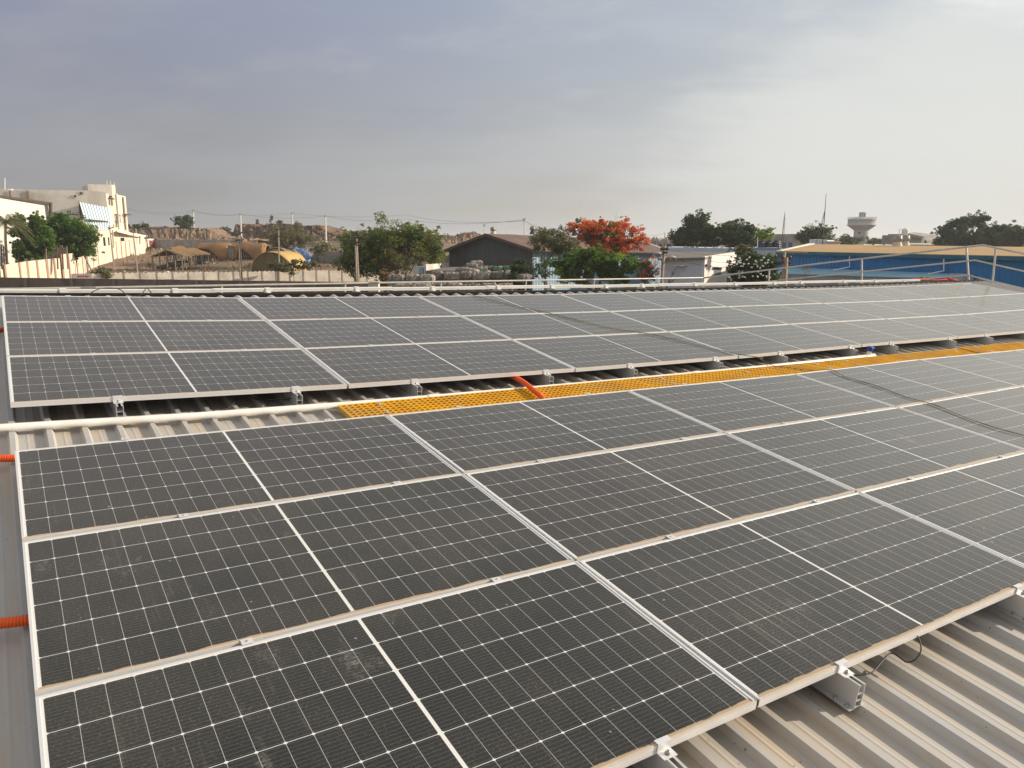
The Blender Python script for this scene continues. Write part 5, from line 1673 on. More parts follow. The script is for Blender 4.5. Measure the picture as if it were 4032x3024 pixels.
r_ = upole('leaning concrete pole with a slanting strut in front of the cream wall', (276, 868), (307, 1073), 126, .17, [(226, 846, 310, 845, 5)])
mb = MB(); bar(mb, px(276, 870, 126), px(270, 842, 126), .13, 4); build_at(mb, 'pole_top', M_POLE, r_)
mb = MB(); bar(mb, px(292, 926, 125.6), px(368, 1080, 123), .13, 4); build_at(mb, 'strut', M_POLE, r_)
upole('thin grey pole in the middle of the dirt track by the cream wall', (431, 888), (450, 1058), 133, .13, [(424, 903, 450, 893, 2)])
upole('thin grey pole nearest the cattle shelter on the dirt track', (524, 914), (541, 1063), 131, .12, [(514, 914, 534, 915, 2)])
r_ = upole('brown twin leg pole against the zigzag wall below the quarry face', (940, 920), (949, 1112), 103, .15, [(928, 930, 958, 912, 2), (930, 945, 953, 944, 2)], M_POLE)
mb = MB(); bar(mb, px(944, 940, 102.6), px(954, 1110, 102.6), .10, 4); build_at(mb, 'second_leg', M_IRON, r_)
upole('straight pole with two cross arms before the yellow tent', (1097, 896), (1099, 1070), 122, .13, [(1081, 903, 1125, 902, 3), (1076, 931, 1134, 932, 2)])
r_ = upole('forked concrete pole carrying tangled fittings before the big yellowing tree', (1404, 940), (1412, 1115), 89, .13, [(1378, 958, 1438, 947, 4), (1382, 968, 1430, 962, 3), (1390, 935, 1428, 933, 3)])
mb = MB(); bar(mb, px(1399, 966, 88.7), px(1404, 1112, 88.7), .10, 4); build_at(mb, 'second_leg', M_POLE, r_)
for lab, t_, b_, D in (('white far pole at the left end of the earth bank', (761, 826), (764, 905), 298), ('white far pole rising in front of the quarry face', (947, 841), (951, 940), 296), ('white far pole behind the quarry top', (1150, 836), (1152, 900), 345), ('thick white far pole at the right foot of the quarry face', (1281, 848), (1284, 940), 292), ('thin white pole behind the ridge of the brown shed roof', (1907, 885), (1907, 960), 190), ('pale pole behind the brown shed roof and thorn tree', (2064, 862), (2067, 980), 165)):
    upole(lab, t_, b_, D, .34 if D > 250 else .16, [(t_[0] - 4, t_[1] + 5, t_[0] + 4, t_[1] + 4, 2)], M_WPOLE, 'far white power poles')
for x in (2513, 2531):
    upole('far twin pole frame right of the flame tree' if x == 2513 else 'right leg of the far twin pole frame beyond the flame tree', (x, 914), (x, 965), 300, .22, [(2506, 920, 2538, 919, 2)] if x == 2513 else [], M_IRON)
upole('slim dark pole over the distant roofs', (2618, 916), (2618, 985), 200, .10, [], M_IRON)
lp = upole('grey brown street lamp pole with two lamps in front of the shade-greyed house wall', (2617, 968), (2604, 1135), 58, .135, [(2600, 982, 2632, 980, 2), (2604, 996, 2628, 994, 2)])
M_LAMP = mat('lamp_housing', (0.42, 0.42, 0.40), rough=.5)
for x0, y0, x1, y1 in ((2612, 1010, 2588, 998), (2612, 1040, 2643, 1013)):
    mb = MB(); mb.tube([px(x0, y0, 57.8), px((x0 + x1) / 2, min(y0, y1) + 4, 57.5), px(x1, y1, 57)], .03, 6); la = build_at(mb, 'lamp_arm', M_IRON, lp)
    c = px(x1, y1, 57); mb = MB(); mb.lathe([(.001, .12), (.14, .10), (.22, .02), (.22, -.02), (.10, -.06), (.001, -.06)], 12, c); mb.v = [(c.x + (p[0] - c.x) * 1.5, p[1], p[2]) for p in mb.v]; build_at(mb, 'street_lamp', M_LAMP, lp, la)
upole('brown pole close behind the gable rail by the blue warehouse corner', (3089, 993), (3082, 1130), 46, .12, [(3050, 1030, 3112, 1034, 3)], M_POLE)
upole('tan pole with a sawn top beside the blue warehouse corner', (3097, 1014), (3091, 1130), 44, .13, [], mat('tan_pole', (0.36, 0.27, 0.18), (0.26, 0.19, 0.13), rough=.9, scale=2))


def wire(label, pts, sag=.8, r=.022, group='overhead wires'):
    P = []
    for i in range(len(pts) - 1):
        a_, b_ = pts[i], pts[i + 1]
        for k in range(9):
            t_ = k / 8; P.append(a_.lerp(b_, t_) - Vector((0, 0, sag * 4 * t_ * (1 - t_))))
    mb = MB(); mb.tube(P, r, 4); o = mb.build('overhead_wire', M_IRON); tag(o, label, 'wire', group)


wire('overhead wire from the white factory past the quarry to the flame tree', [px(500, 820, 260), px(761, 828, 298), px(947, 842, 296), px(1281, 850, 292), px(1600, 862, 280), px(2064, 866, 165)], 1.2, .03)
wire('second overhead wire along the far white poles', [px(500, 826, 260), px(762, 834, 298), px(1150, 839, 345), px(1600, 846, 300), px(2066, 870, 165), px(2240, 888, 165)], 1.2, .03)
wire('wire sagging from the street lamp pole to the white house corner', [px(2617, 990, 58), px(2775, 1020, 66), px(2945, 1000, 72)], .5, .012)
wire('wire from the street lamp pole over the pale parapet to the blue warehouse', [px(2617, 980, 58), px(3070, 992, 68)], .4, .012)
wire('wire from the street lamp pole across the white house gable', [px(2617, 1003, 58), px(3060, 1030, 48)], .6, .012)
wire('far wires over the roofs right of the flame tree', [px(2531, 920, 300), px(2618, 918, 200)], .6, .03)

# ---- dark gable shed with brown roof
M_DSH = mat('charcoal_corrugated_sheet', (0.082, 0.094, 0.104), (0.062, 0.071, 0.079), rough=.6, scale=.5, stretch=(1, 1, .15))
M_BROOF = mat('rust_brown_roof_sheet', (0.165, 0.100, 0.078), (0.12, 0.080, 0.066), rough=.8, scale=.5, stain=(0.24, 0.16, 0.12), stain_amt=.5, stain_scale=.3)
M_LBLUE = mat('light_blue_corrugated_sheet', (0.29, 0.42, 0.52), (0.22, 0.34, 0.44), rough=.6, scale=.5, stain=(0.42, 0.48, 0.5), stain_amt=.4, stain_scale=.6)
GL, GP, GR = px(1768, 981, 103), px(1923, 921, 100.5), px(2097, 979, 98)
ER, RR = px(2612, 988, 118), px(2493, 944, 121)
sh = thing('gable_shed', 'charcoal gabled factory shed with rust brown roof and light blue side wall', 'building', (GP.x, GP.y, gz(GP.x, GP.y)))
BL = GL + (RR - GP) + Vector((0, 6, 0))


def corr(mb, a_, b_, ztop_a, ztop_b, zb, pitch=.35, dep=.05):
    """corrugated upright sheet between two plan points"""
    d = Vector((b_.x - a_.x, b_.y - a_.y, 0)); L_ = d.length; n = int(L_ / pitch * 2); nr = Vector((d.y, -d.x, 0)).normalized()
    if nr.y > 0: nr = -nr
    vs = []
    for i in range(n + 1):
        t_ = i / n; p = a_.lerp(b_, t_) + nr * (dep * (i % 2)); vs += [(p.x, p.y, zb), (p.x, p.y, lerp(ztop_a, ztop_b, t_))]
    mb.add(vs, [(2 * i, 2 * i + 2, 2 * i + 3, 2 * i + 1) for i in range(n)])


mb = MB(); corr(mb, GL, GP, GL.z, GP.z, .2); corr(mb, GP, GR, GP.z, GR.z, .2); build_at(mb, 'gable_wall', M_DSH, sh)
mb = MB(); face_rect(mb, 1770, 1033, 2096, 1036, GL, GR, .12, .06); face_rect(mb, 1822, 1002, 1826, 1009, GL, GR, .14, .06); face_rect(mb, 1824, 985, 1827, 993, GL, GR, .14, .06); build_at(mb, 'flashing', M_IRON, sh)
mb = MB(); corr(mb, GR, ER, GR.z, ER.z, .2, .5, .06); build_at(mb, 'side_wall', M_LBLUE, sh)
over = Vector((-.35, -.9, .04))
dn = (GR - GP).normalized() * .9; dl = (GL - GP).normalized() * .9
mb = MB(); mb.quad(GP + over, GR + over + dn, ER + dn + Vector((.6, 0, 0)), RR + Vector((.6, 0, .04)), -0 or .12); build_at(mb, 'roof', M_BROOF, sh)
mb = MB(); mb.quad(GL + over + dl, GP + over - Vector((.02, 0, 0)), RR + Vector((.5, 0, .04)), BL + dl, .12); build_at(mb, 'roof', M_BROOF, sh)
mb = MB(); mb.quad(GP + over + Vector((0, -.02, -.32)), GR + over + dn + Vector((0, -.02, -.32)), GR + over + dn + Vector((0, -.02, .02)), GP + over + Vector((0, -.02, .02)), .08)
mb.quad(GL + over + dl + Vector((0, -.02, -.32)), GP + over + Vector((-.03, -.02, -.32)), GP + over + Vector((-.03, -.02, .02)), GL + over + dl + Vector((0, -.02, .02)), .08); build_at(mb, 'barge_board', M_IRON, sh)
t0, t1 = .10, .17
mb = MB(); a_, b_ = GP.lerp(RR, t0), GP.lerp(RR, t1); c_, d_ = (GR + dn).lerp(ER + dn, t1), (GR + dn).lerp(ER + dn, t0)
upv = Vector((0, 0, .10)); mb.quad(a_ + upv, d_ + upv, c_ + upv, b_ + upv, .03); build_at(mb, 'skylight_sheet', mat('pale_skylight_sheet', (0.42, 0.34, 0.28), rough=.6), sh)
mb = MB(); mb.quad(RR + Vector((.4, 0, .12)), ER + dn + Vector((.4, 0, .10)), ER + dn + Vector((.75, 0, .12)), RR + Vector((.75, 0, .14)), .06); build_at(mb, 'verge_flashing', M_WHITEW, sh)
M_VENT = mat('galvanised_turbine_vent', (0.42, 0.41, 0.38), (0.30, 0.28, 0.25), rough=.45, metal=.3, scale=3)
M_COWL = mat('pale_vent_collar', (0.62, 0.57, 0.48), rough=.7)


def turbine(label, c, s, material2):
    root = thing('turbine_vent', label, 'roof vent', c)
    mb = MB(); mb.lathe([(.62 * s, -.3 * s), (.40 * s, .28 * s), (.36 * s, .40 * s)], 16); mb.build('collar', material2, root)
    mb = MB()
    for k in range(20):
        a0 = 2 * math.pi * k / 20; prev = None; vs = []
        for i in range(7):
            t_ = i / 6; r__ = s * (.40 + .17 * math.sin(math.pi * (.15 + .8 * t_))); z = s * (.40 + .62 * t_)
            for da in (0, .26): vs.append((r__ * math.cos(a0 + da + .35 * t_) * (1 - .05 * (da > 0)), r__ * math.sin(a0 + da + .35 * t_) * (1 - .05 * (da > 0)), z))
        mb.add(vs, [(2 * i, 2 * i + 1, 2 * i + 3, 2 * i + 2) for i in range(6)])
    mb.lathe([(.40 * s, .40 * s), (.36 * s, 1.0 * s)], 14)
    mb.build('turbine_blades', M_VENT, root)
    mb = MB(); mb.lathe([(.47 * s, 1.0 * s), (.46 * s, 1.06 * s), (.001, 1.14 * s)], 18); mb.build('cap', M_VENT, root)


turbine('turbine vent on the ridge of the rust brown roof', px(1942, 917, 102), .68 * 1.0, M_COWL)
for x, y, lab in ((2098, 916, 'dark turbine vent on the brown roof behind the thorn tree'), (2262, 922, 'dark turbine vent on the brown roof left of the flame tree')):
    turbine(lab, px(x, y, 112), .8, M_DSH)

# ---- white yard wall, roof terrace and low rooms left of the shed
ow = thing('outbuilding', 'low whitewashed outbuilding with blue door at the corner of the charcoal shed', 'building', G(1700, 0, 94))
U0, U1 = px(1678, 1041, 90), px(1768, 1036, 101)
mb = MB(); solid(mb, [U0, U1], (-.3, .3, 0)); build_at(mb, 'parapet_wall', M_CREAM, ow)
mb = MB(); face_rect(mb, 1733, 1044, 1737, 1054, U0, U1, .06, .08); build_at(mb, 'wall_slot', M_DGLASS, ow)
mb = MB(); mb.quad(px(1676, 1066, 82), px(1850, 1072, 82), px(1850, 1050, 96), px(1770, 1050, 100), .3); build_at(mb, 'terrace', mat('terrace_cement', (0.20, 0.175, 0.15), (0.15, 0.13, 0.11), rough=.95, scale=1), ow)
V0_, V1_ = px(1628, 1052, 92), px(1692, 1052, 92)
mb = MB(); solid(mb, [V0_, V1_], (0, 4, 0)); build_at(mb, 'wall', M_LBLUE, ow)
mb = MB(); face_rect(mb, 1630, 1056, 1650, 1110, V0_, V1_, .08, .06); build_at(mb, 'whitewashed_panel', M_CREAM, ow)
mb = MB(); face_rect(mb, 1666, 1053, 1690, 1112, V0_, V1_, .08, .06); d__ = build_at(mb, 'door', mat('blue_door_paint', (0.10, 0.25, 0.36), rough=.6), ow)
mb = MB(); face_rect(mb, 1677, 1053, 1679, 1112, V0_, V1_, .12, .03); build_at(mb, 'door_rail', M_LBLUE, ow, d__)
W0, W1 = px(1740, 1014, 104), px(1768, 1004, 104)
mb = MB(); solid(mb, [W0, W1], (0, 3, 0)); build_at(mb, 'upper_wall', M_CREAM, ow)
mb = MB(); face_rect(mb, 1745, 1018, 1757, 1030, W0, W1, .06, .06); build_at(mb, 'vent_opening', M_DGLASS, ow)
tk = thing('water_tank', 'yellow tan plastic water tank behind the whitewashed parapet', 'water tank', px(1722, 1024, 100))
mb = MB(); mb.lathe([(.9, 0), (.92, .7), (.86, .75), (.92, .8), (.92, 1.2), (.5, 1.45), (.3, 1.5), (.3, 1.6), (.001, 1.62)], 18); mb.build('tank_shell', M_TARPY, tk)
mb = MB(); mb.box(-1.1, 1.1, -1.1, 1.1, -.25, -.002); mb.build('tank_base', M_CONC, tk)
mb = MB()
for sx in (-.9, .9):
    for sy in (-.9, .9): mb.box(sx - .12, sx + .12, sy - .12, sy + .12, -4.6, -.251)
mb.build('tank_legs', M_CONC, tk)

# ---- bales
M_BALE = mat('pressed_waste_bale', (0.27, 0.235, 0.195), (0.15, 0.13, 0.11), rough=.95, scale=2.2, amt=.9, stain=(0.46, 0.42, 0.36), stain_amt=.8, stain_scale=1.6, bump=.12, bscale=5, rand=.28)
M_GBALE = mat('green_wrapped_bale', (0.035, 0.105, 0.065), (0.06, 0.14, 0.09), rough=.7, scale=2, bump=.05)


def bale_mesh(seed, material):
    r = np.random.default_rng(seed)
    mb = MB(); X, Y, Z = 1.5, 1.0, .74; nx, ny, nz = 9, 6, 5
    key = {}
    def idx(i, j, k):
        if (i, j, k) not in key:
            p = np.array([i / nx - .5, j / ny - .5, k / nz - .5])
            q = p * np.array([X, Y, Z])
            rnd_ = .09 * (np.abs(p) > .49).sum() if (np.abs(p) > .49).sum() > 1 else 0
            q = q * (1 - rnd_) + r.normal(size=3) * .025
            # wires pinch the bale
            if i % 3 == 0 and 0 < i < nx: q[1] *= .95; q[2] *= .95
            key[(i, j, k)] = len(mb.v); mb.v.append(tuple(q + np.array([0, 0, Z / 2])))
        return key[(i, j, k)]
    def quadf(a, b_, c, d): mb.f.append((a, b_, c, d)); mb.sm.append(False); mb.attr.append(.5)
    for i in range(nx):
        for j in range(ny):
            quadf(idx(i, j, 0), idx(i, j + 1, 0), idx(i + 1, j + 1, 0), idx(i + 1, j, 0)); quadf(idx(i, j, nz), idx(i + 1, j, nz), idx(i + 1, j + 1, nz), idx(i, j + 1, nz))
    for i in range(nx):
        for k in range(nz):
            quadf(idx(i, 0, k), idx(i + 1, 0, k), idx(i + 1, 0, k + 1), idx(i, 0, k + 1)); quadf(idx(i, ny, k), idx(i, ny, k + 1), idx(i + 1, ny, k + 1), idx(i + 1, ny, k))
    for j in range(ny):
        for k in range(nz):
            quadf(idx(0, j, k), idx(0, j, k + 1), idx(0, j + 1, k + 1), idx(0, j + 1, k)); quadf(idx(nx, j, k), idx(nx, j + 1, k), idx(nx, j + 1, k + 1), idx(nx, j, k + 1))
    return mb.build('waste_bale', material)


bales = [bale_mesh(50 + i, M_BALE) for i in range(5)]; used = [False] * 5
HB_ = .72
rowsb = [('front row', 1540, 2030, 1116, 62, 3), ('left stack', 1532, 1705, 1081, 66.5, 3), ('middle stack', 1698, 1880, 1069, 70, 3), ('right stack', 1872, 2010, 1066, 73.5, 3), ('rear stack', 1842, 2008, 1047, 77, 3)]
LAY = ['top', 'second', 'third']
for nm, xa, xb, yt, D, nl in rowsb:
    a_, b_ = px(xa, yt, D), px(xb, yt, D)
    for l_ in range(nl):
        x = a_.x + rnd.uniform(-.1, .3); k = 0
        zt = a_.z - HB_ * (l_ + 1)
        while x < b_.x - .4:
            i = rnd.randrange(5)
            ln = rnd.choice([1.45, 1.0, 1.45, 1.2])
            o = bales[i] if not used[i] else bales[i].copy()
            if used[i]: COL.objects.link(o)
            used[i] = True
            o.location = (x + ln / 2, D + rnd.uniform(-.25, .25), zt + (rnd.uniform(-.05, .04) if l_ == 0 else 0))
            o.rotation_euler = (rnd.uniform(-.03, .03), rnd.uniform(-.05, .05) if l_ == 0 else 0, rnd.uniform(-.12, .12) + (math.pi if rnd.random() < .5 else 0))
            o.scale = (ln / 1.5, 1, rnd.uniform(.96, 1.02))
            tag(o, f'grey pressed waste bale, {ORD[k]} from the left in the {LAY[l_]} layer of the {nm}', 'bale', 'stacked waste bales')
            x += ln + .03; k += 1
for i, (x, y, D, lab, m_) in enumerate(((1857, 1064, 75.5, 'big round shouldered pale bale perched before the charcoal shed', 0), (1893, 1070, 74.5, 'slumped pale bale leaning on the perched one', 0), (1876, 1045, 77.5, 'flattened grey bale on the very top of the pile', 0), (1951, 1062, 75.5, 'dark green wrapped bale on top of the pile', 1), (1996, 1061, 76, 'small green bale half hidden by the evergreen', 1), (1822, 1074, 72, 'dark loose bale on the middle stack', 0), (1860, 1078, 71.5, 'grey bale slipping off the middle stack', 0), (1895, 1078, 73, 'green tinted bale wedged between grey ones', 1), (2066, 1102, 66, 'lone bale beside the evergreen', 0))):
    o = (bale_mesh(80 + i, M_GBALE) if m_ else bales[i % 5].copy())
    if not m_: COL.objects.link(o)
    p = px(x, y, D); o.location = p - Vector((0, 0, .12)); o.rotation_euler = (rnd.uniform(-.2, .2), rnd.uniform(-.15, .15), rnd.uniform(-.6, .6)); o.scale = (.52, .7, .62) if m_ else (.8, .85, 1.05 if i == 0 else .8)
    tag(o, lab, 'bale', 'stacked waste bales')
mb = MB()
for nm, xa, xb, yt, D, nl in rowsb:
    a_, b_ = px(xa, yt, D), px(xb, yt, D); mb.box(a_.x - .4, b_.x + .6, D - .9, D + 1.4, -.2, a_.z - HB_ * nl - .01)
tag(mb.build('loading_platform', M_CONC), 'raised concrete platform carrying the stacked waste bales', 'platform')

# ---- white house, its front wall greyed for shade
M_GWALL = mat('blue_grey_paint_and_shade', (0.54, 0.60, 0.67), (0.46, 0.52, 0.59), rough=.85, scale=.5, stain=(0.40, 0.36, 0.32), stain_amt=.35, stain_scale=.5)  # on the white house's front this blue grey is shade put into the colour
M_PINKW = mat('off_white_wall_paint', (0.76, 0.70, 0.65), (0.68, 0.61, 0.55), rough=.85, scale=.5, stain=(0.55, 0.43, 0.34), stain_amt=.5, stain_scale=.45)
M_GROOF = mat('grey_brown_cement_roof', (0.19, 0.165, 0.145), (0.135, 0.118, 0.105), rough=.9, scale=.6, stain=(0.27, 0.23, 0.19), stain_amt=.5, stain_scale=.7)
H0, H1, H2 = px(2628, 1017, 68), px(2775, 1012, 66), px(2945, 986, 84)
R0 = px(2622, 990, 84)
hs = thing('house', 'single storey house with front greyed for shade, white gable end and cement sheet roof', 'house', (H1.x, H1.y, gz(H1.x, H1.y)))
mb = MB(); mb.quad(Vector((H0.x - .5, H0.y + .1, 0)), Vector((H1.x, H1.y, 0)), H1, H0 + Vector((-.5, .1, 0)), .2); build_at(mb, 'front_wall', M_GWALL, hs)
mb = MB(); mb.quad(Vector((R0.x, R0.y, 0)), Vector((H0.x - .52, H0.y + .1, 0)), H0 + Vector((-.52, .1, 0)), R0 - Vector((0, 0, .1)), .15); build_at(mb, 'end_wall', M_GWALL, hs)
mb = MB(); mb.quad(Vector((H1.x + .02, H1.y, 0)), Vector((H2.x, H2.y, 0)), H2, H1 + Vector((.02, 0, .05)), .2); build_at(mb, 'gable_wall', M_PINKW, hs)
mb = MB(); mb.quad(H0 + Vector((-.9, -.4, -.02)), H1 + Vector((-.12, -.5, -.02)), px(2912, 993, 82) + Vector((-.1, 0, 0)), R0, .14); build_at(mb, 'roof', M_GROOF, hs)
for x0, y0, x1, y1, P, Q in ((2673, 1049, 2701, 1079, H0, H1), (2811, 1055, 2837, 1083, H1, H2), (2880, 1056, 2895, 1080, H1, H2)):
    mb = MB(); face_rect(mb, x0 - 2, y0 - 2, x1 + 2, y1 + 2, P, Q, .04, .06); w_ = build_at(mb, 'window', M_GWALL, hs)
    mb = MB(); face_rect(mb, x0, y0, x1, y1, P, Q, .07, .04); build_at(mb, 'pane', mat('dusty_window_glass', (0.13, 0.145, 0.155), (0.20, 0.20, 0.19), rough=.35, scale=.8), hs, w_)
    mb = MB()
    n = 4
    for i in range(1, n): face_rect(mb, lerp(x0, x1, i / n) - .6, y0, lerp(x0, x1, i / n) + .6, y1, P, Q, .10, .03)
    face_rect(mb, x0, (y0 + y1) / 2 - .5, x1, (y0 + y1) / 2 + .5, P, Q, .105, .03)
    build_at(mb, 'window_bars', M_CONC, hs, w_)
    mb = MB(); face_rect(mb, x0 - 6, y0 - 5, x1 + 7, y0 - 2, P, Q, .55, .55); build_at(mb, 'sunshade', M_PINKW, hs, w_)
mb = MB(); face_rect(mb, 2776, 1040, 2780, 1050, H1, H2, .2, .15); build_at(mb, 'meter_box', M_IRON, hs)
bwl = thing('parapet_wall', 'long pale parapet wall of the flat roofed building behind the house', 'building', G(2780, 0, 100))
mb = MB(); solid(mb, [px(2618, 973, 108), px(2942, 979, 98)], (3, 8, 0)); build_at(mb, 'wall', M_GWALL, bwl)
mb = MB()
for k in range(22):
    x = rnd.uniform(2690, 2935); p = px(x, 973 + (x - 2618) * .0185, 108 - (x - 2618) * .031); mb.lathe([(.001, .0), (.16, .02), (.12, .12), (.001, .16)], 6, p + Vector((0, .3, -.03)))
tag(build_at(mb, 'rubble_on_top', M_CONC, bwl), kind='stuff')
mb = MB(); q = [px(2862, 995, 90), px(2878, 978, 90), px(2888, 986, 90), px(2900, 985, 90), px(2905, 996, 90)]
for i in range(4): bar(mb, q[i], q[i + 1], .08)
tag(build_at(mb, 'bent_frame', M_IRON, bwl), 'bent dark iron frame')
tb = thing('tank_building', 'pale blue building with turquoise coping under the black water tanks', 'building', G(3005, 0, 96))
K0, K1 = px(2945, 977, 92), px(3072, 977, 88)
mb = MB(); solid(mb, [K0, K1], (2, 8, 0)); build_at(mb, 'wall', M_GWALL, tb)
mb = MB(); face_rect(mb, 2945, 976, 3074, 982, K0, K1, .08, .3); build_at(mb, 'coping', mat('turquoise_paint', (0.16, 0.36, 0.45), rough=.7), tb)
mb = MB(); face_rect(mb, 2966, 982, 2969, 1012, K0, K1, .1, .06); build_at(mb, 'drain_pipe', M_CONC, tb)
mb = MB(); face_rect(mb, 2976, 988, 2980, 995, K0, K1, .1, .06); build_at(mb, 'wall_lamp', M_IRON, tb)
M_TANK = mat('black_tank_plastic', (0.028, 0.031, 0.036), (0.045, 0.048, 0.05), rough=.45, scale=1)
def wtank(label, c, s, material, group):
    root = thing('water_tank', label, 'water tank', c, group)
    mb = MB(); mb.lathe([(.001, 0), (.5, 0), (.5, .18), (.475, .2), (.5, .22), (.5, .42), (.475, .44), (.5, .46), (.5, .66), (.475, .68), (.5, .70), (.49, .84), (.36, .95), (.2, 1.0), (.001, 1.0)], 20); mb.v = [tuple(q * s for q in p) for p in mb.v]; mb.build('tank_shell', material, root)
    mb = MB(); mb.lathe([(.18, 1.001), (.18, 1.07), (.001, 1.08)], 14); mb.v = [tuple(q * s for q in p) for p in mb.v]; mb.build('tank_lid', material, root)
    mb = MB(); mb.box(-.1 * s, .1 * s, -.52 * s, -.5 * s, .68 * s, .75 * s); mb.build('tank_label', M_WHITEW, root)
for i, x in enumerate((2999, 3028, 3056)):
    wtank(['left of the three black water tanks on the pale blue building', 'middle of the three black water tanks on the pale blue building', 'right one of the three black water tanks, next to the grey block'][i], px(x, 978, 94), .94, M_TANK, 'black water tanks')
t = thing('tank_pipes', 'white plumbing pipe standing beside the black water tanks', 'pipe', px(2976, 978, 92))
mb = MB(); mb.tube([px(2969, 978, 92), px(2969, 972, 92), px(2983, 971, 92), px(2983, 936, 92)], .04, 6); build_at(mb, 'pipe_run', M_PVC, t)
gb_ = thing('concrete_block', 'grey concrete building with blue shutters behind the antenna mast', 'building', G(3090, 0, 150))
J0, J1 = px(3040, 922, 150), px(3152, 921, 150)
mb = MB(); solid(mb, [J0, J1], (0, 10, 0)); build_at(mb, 'upper_wall', M_CONC, gb_)
J2, J3 = px(3062, 947, 140), px(3150, 951, 140)
mb = MB(); solid(mb, [J2, J3], (0, 6, 0)); build_at(mb, 'lower_wall', mat('beige_plaster', (0.42, 0.37, 0.30), rough=.9, scale=.6), gb_)
for x0, x1 in ((3081, 3095), (3106, 3120)):
    mb = MB(); face_rect(mb, x0, 955, x1, 975, J2, J3, .08, .08); build_at(mb, 'shutter', mat('blue_shutter_paint', (0.03, 0.13, 0.30), rough=.6), gb_)

# ---- blue warehouse with tan roof
M_BLUEW = mat('deep_blue_sheet_wall', (0.022, 0.185, 0.42), (0.018, 0.150, 0.35), rough=.55, scale=.4, stretch=(1, 1, .2))
M_TEAL = mat('teal_gutter', (0.035, 0.16, 0.235), rough=.55, scale=1)
M_TANR = mat('tan_roof_sheet', (0.50, 0.335, 0.17), (0.44, 0.295, 0.15), spec=0.1, rough=0.85, scale=.15, amt=.5)
M_LAMPB = mat('pale_blue_canopy_sheet', (0.27, 0.47, 0.58), (0.22, 0.40, 0.50), rough=.6, scale=.6)
M_LILAC = mat('grey_lilac_wall', (0.36, 0.35, 0.37), (0.29, 0.28, 0.30), rough=.9, scale=.5, stain=(0.13, 0.12, 0.12), stain_amt=.5, stain_scale=.3)
E0, E1 = px(3066, 990, 70), px(4150, 1014, 47.5)
blw = thing('blue_warehouse', 'long deep blue warehouse with tan sheet roof and pale blue canopy', 'building', (E0.x, E0.y, gz(E0.x, E0.y)))
T0, T1 = px(3187, 961, 92), px(4150, 973.6, 60)
mb = MB(); mb.quad(E0 + Vector((-.3, -.3, .05)), E1 + Vector((0, -.4, .05)), T1, T0, .12); build_at(mb, 'roof', M_TANR, blw)
mb = MB(); mb.quad(E0 + Vector((-.35, -.3, .06)), E0 + Vector((.15, -.3, .10)), T0 + Vector((.6, 0, .08)), T0 + Vector((-.1, 0, .08)), .1); build_at(mb, 'verge', M_WHITEW, blw)
mb = MB(); mb.quad(T0, T1, T1 + Vector((8, 14, -.6)), T0 + Vector((8, 14, -.6)), .1); build_at(mb, 'far_roof', M_TANR, blw)
mb = MB(); corr(mb, E0, E1, E0.z, E1.z, 0, .4, .04); build_at(mb, 'wall', M_BLUEW, blw)
mb = MB(); mb.quad(Vector((E0.x, E0.y, 0)), Vector((T0.x, T0.y, 0)), T0, E0, .1); build_at(mb, 'end_wall', M_BLUEW, blw)
nb_ = Vector((E1.y - E0.y, -(E1.x - E0.x), 0)).normalized()
if nb_.y > 0: nb_ = -nb_
mb = MB()
a_, b_ = E0 + nb_ * .35, E1 + nb_ * .35
mb.quad(a_ - Vector((0, 0, .24)), b_ - Vector((0, 0, .24)), b_ + Vector((0, 0, .02)), a_ + Vector((0, 0, .02)), .28); build_at(mb, 'gutter', M_TEAL, blw)
for x, y0, y1, x2 in ((3357, 1008, 1051, 3328), (3729, 1018, 1066, 3704)):
    p = [hit(x, y0, E0, E1, .3)[0], hit(x, y1, E0, E1, .3)[0], hit(x2, y1 + 12, E0, E1, 1.2)[0]]
    mb = MB(); mb.tube(p, .045, 6); build_at(mb, 'down_pipe', M_PVC, blw)
# canopy along the wall's lower half, left of the grey porch
def cpt(x, y, off): return hit(x, y, E0, E1, off)[0]
CA, CB = hit(3120, 1052, E0, E1, .1)[0], hit(3790, 1078, E0, E1, .1)[0]
CA2, CB2 = hit(3110, 1073, E0, E1, 2.4)[0], hit(3775, 1092, E0, E1, 2.4)[0]
mb = MB(); mb.quad(CA2, CB2, CB, CA, .08); build_at(mb, 'canopy', M_LAMPB, blw)
mb = MB(); lowp = lambda p: Vector((p.x, p.y, 0)); p, q = CA2 + Vector((0, .25, -.1)), CB2 + Vector((0, .25, -.1)); mb.quad(lowp(p), lowp(q), q, p, .2); build_at(mb, 'porch_wall', M_LILAC, blw)
mb = MB(); p, q = hit(3788, 1076, E0, E1, 1.2)[0], hit(3845, 1080, E0, E1, 1.2)[0]; mb.quad(lowp(p), lowp(q), q, p, 1.0); build_at(mb, 'porch_box', mat('pale_blue_porch', (0.36, 0.44, 0.52), (0.28, 0.34, 0.40), rough=.8, scale=1), blw)
mb = MB(); mb.quad(Vector((E0.x - 1.0, E0.y - 2, 0)), lowp(CA2 + Vector((.3, -.3, 0))), CA2 + Vector((.3, -.3, -.35)), Vector((E0.x - 1.0, E0.y - 2, 4.6)), .1); build_at(mb, 'doorway_shade_sheet', M_IRON, blw)  # dark sheet; the doorway's shade is put into its colour
for x, y, lab in ((3533, 957, 'nearer of the two turbine vents on the tan roof, left of its twin'), (3564, 954, 'second turbine vent on the tan roof, right of its twin')):
    turbine(lab, px(x, y + 8, 74 if x < 3550 else 76), .82 if x < 3550 else .78, M_COWL)
rs_ = thing('roof_cabin', 'white flat cabin on the tan roof at the foot of the tripod mast', 'cabin', px(3250, 966, 98))
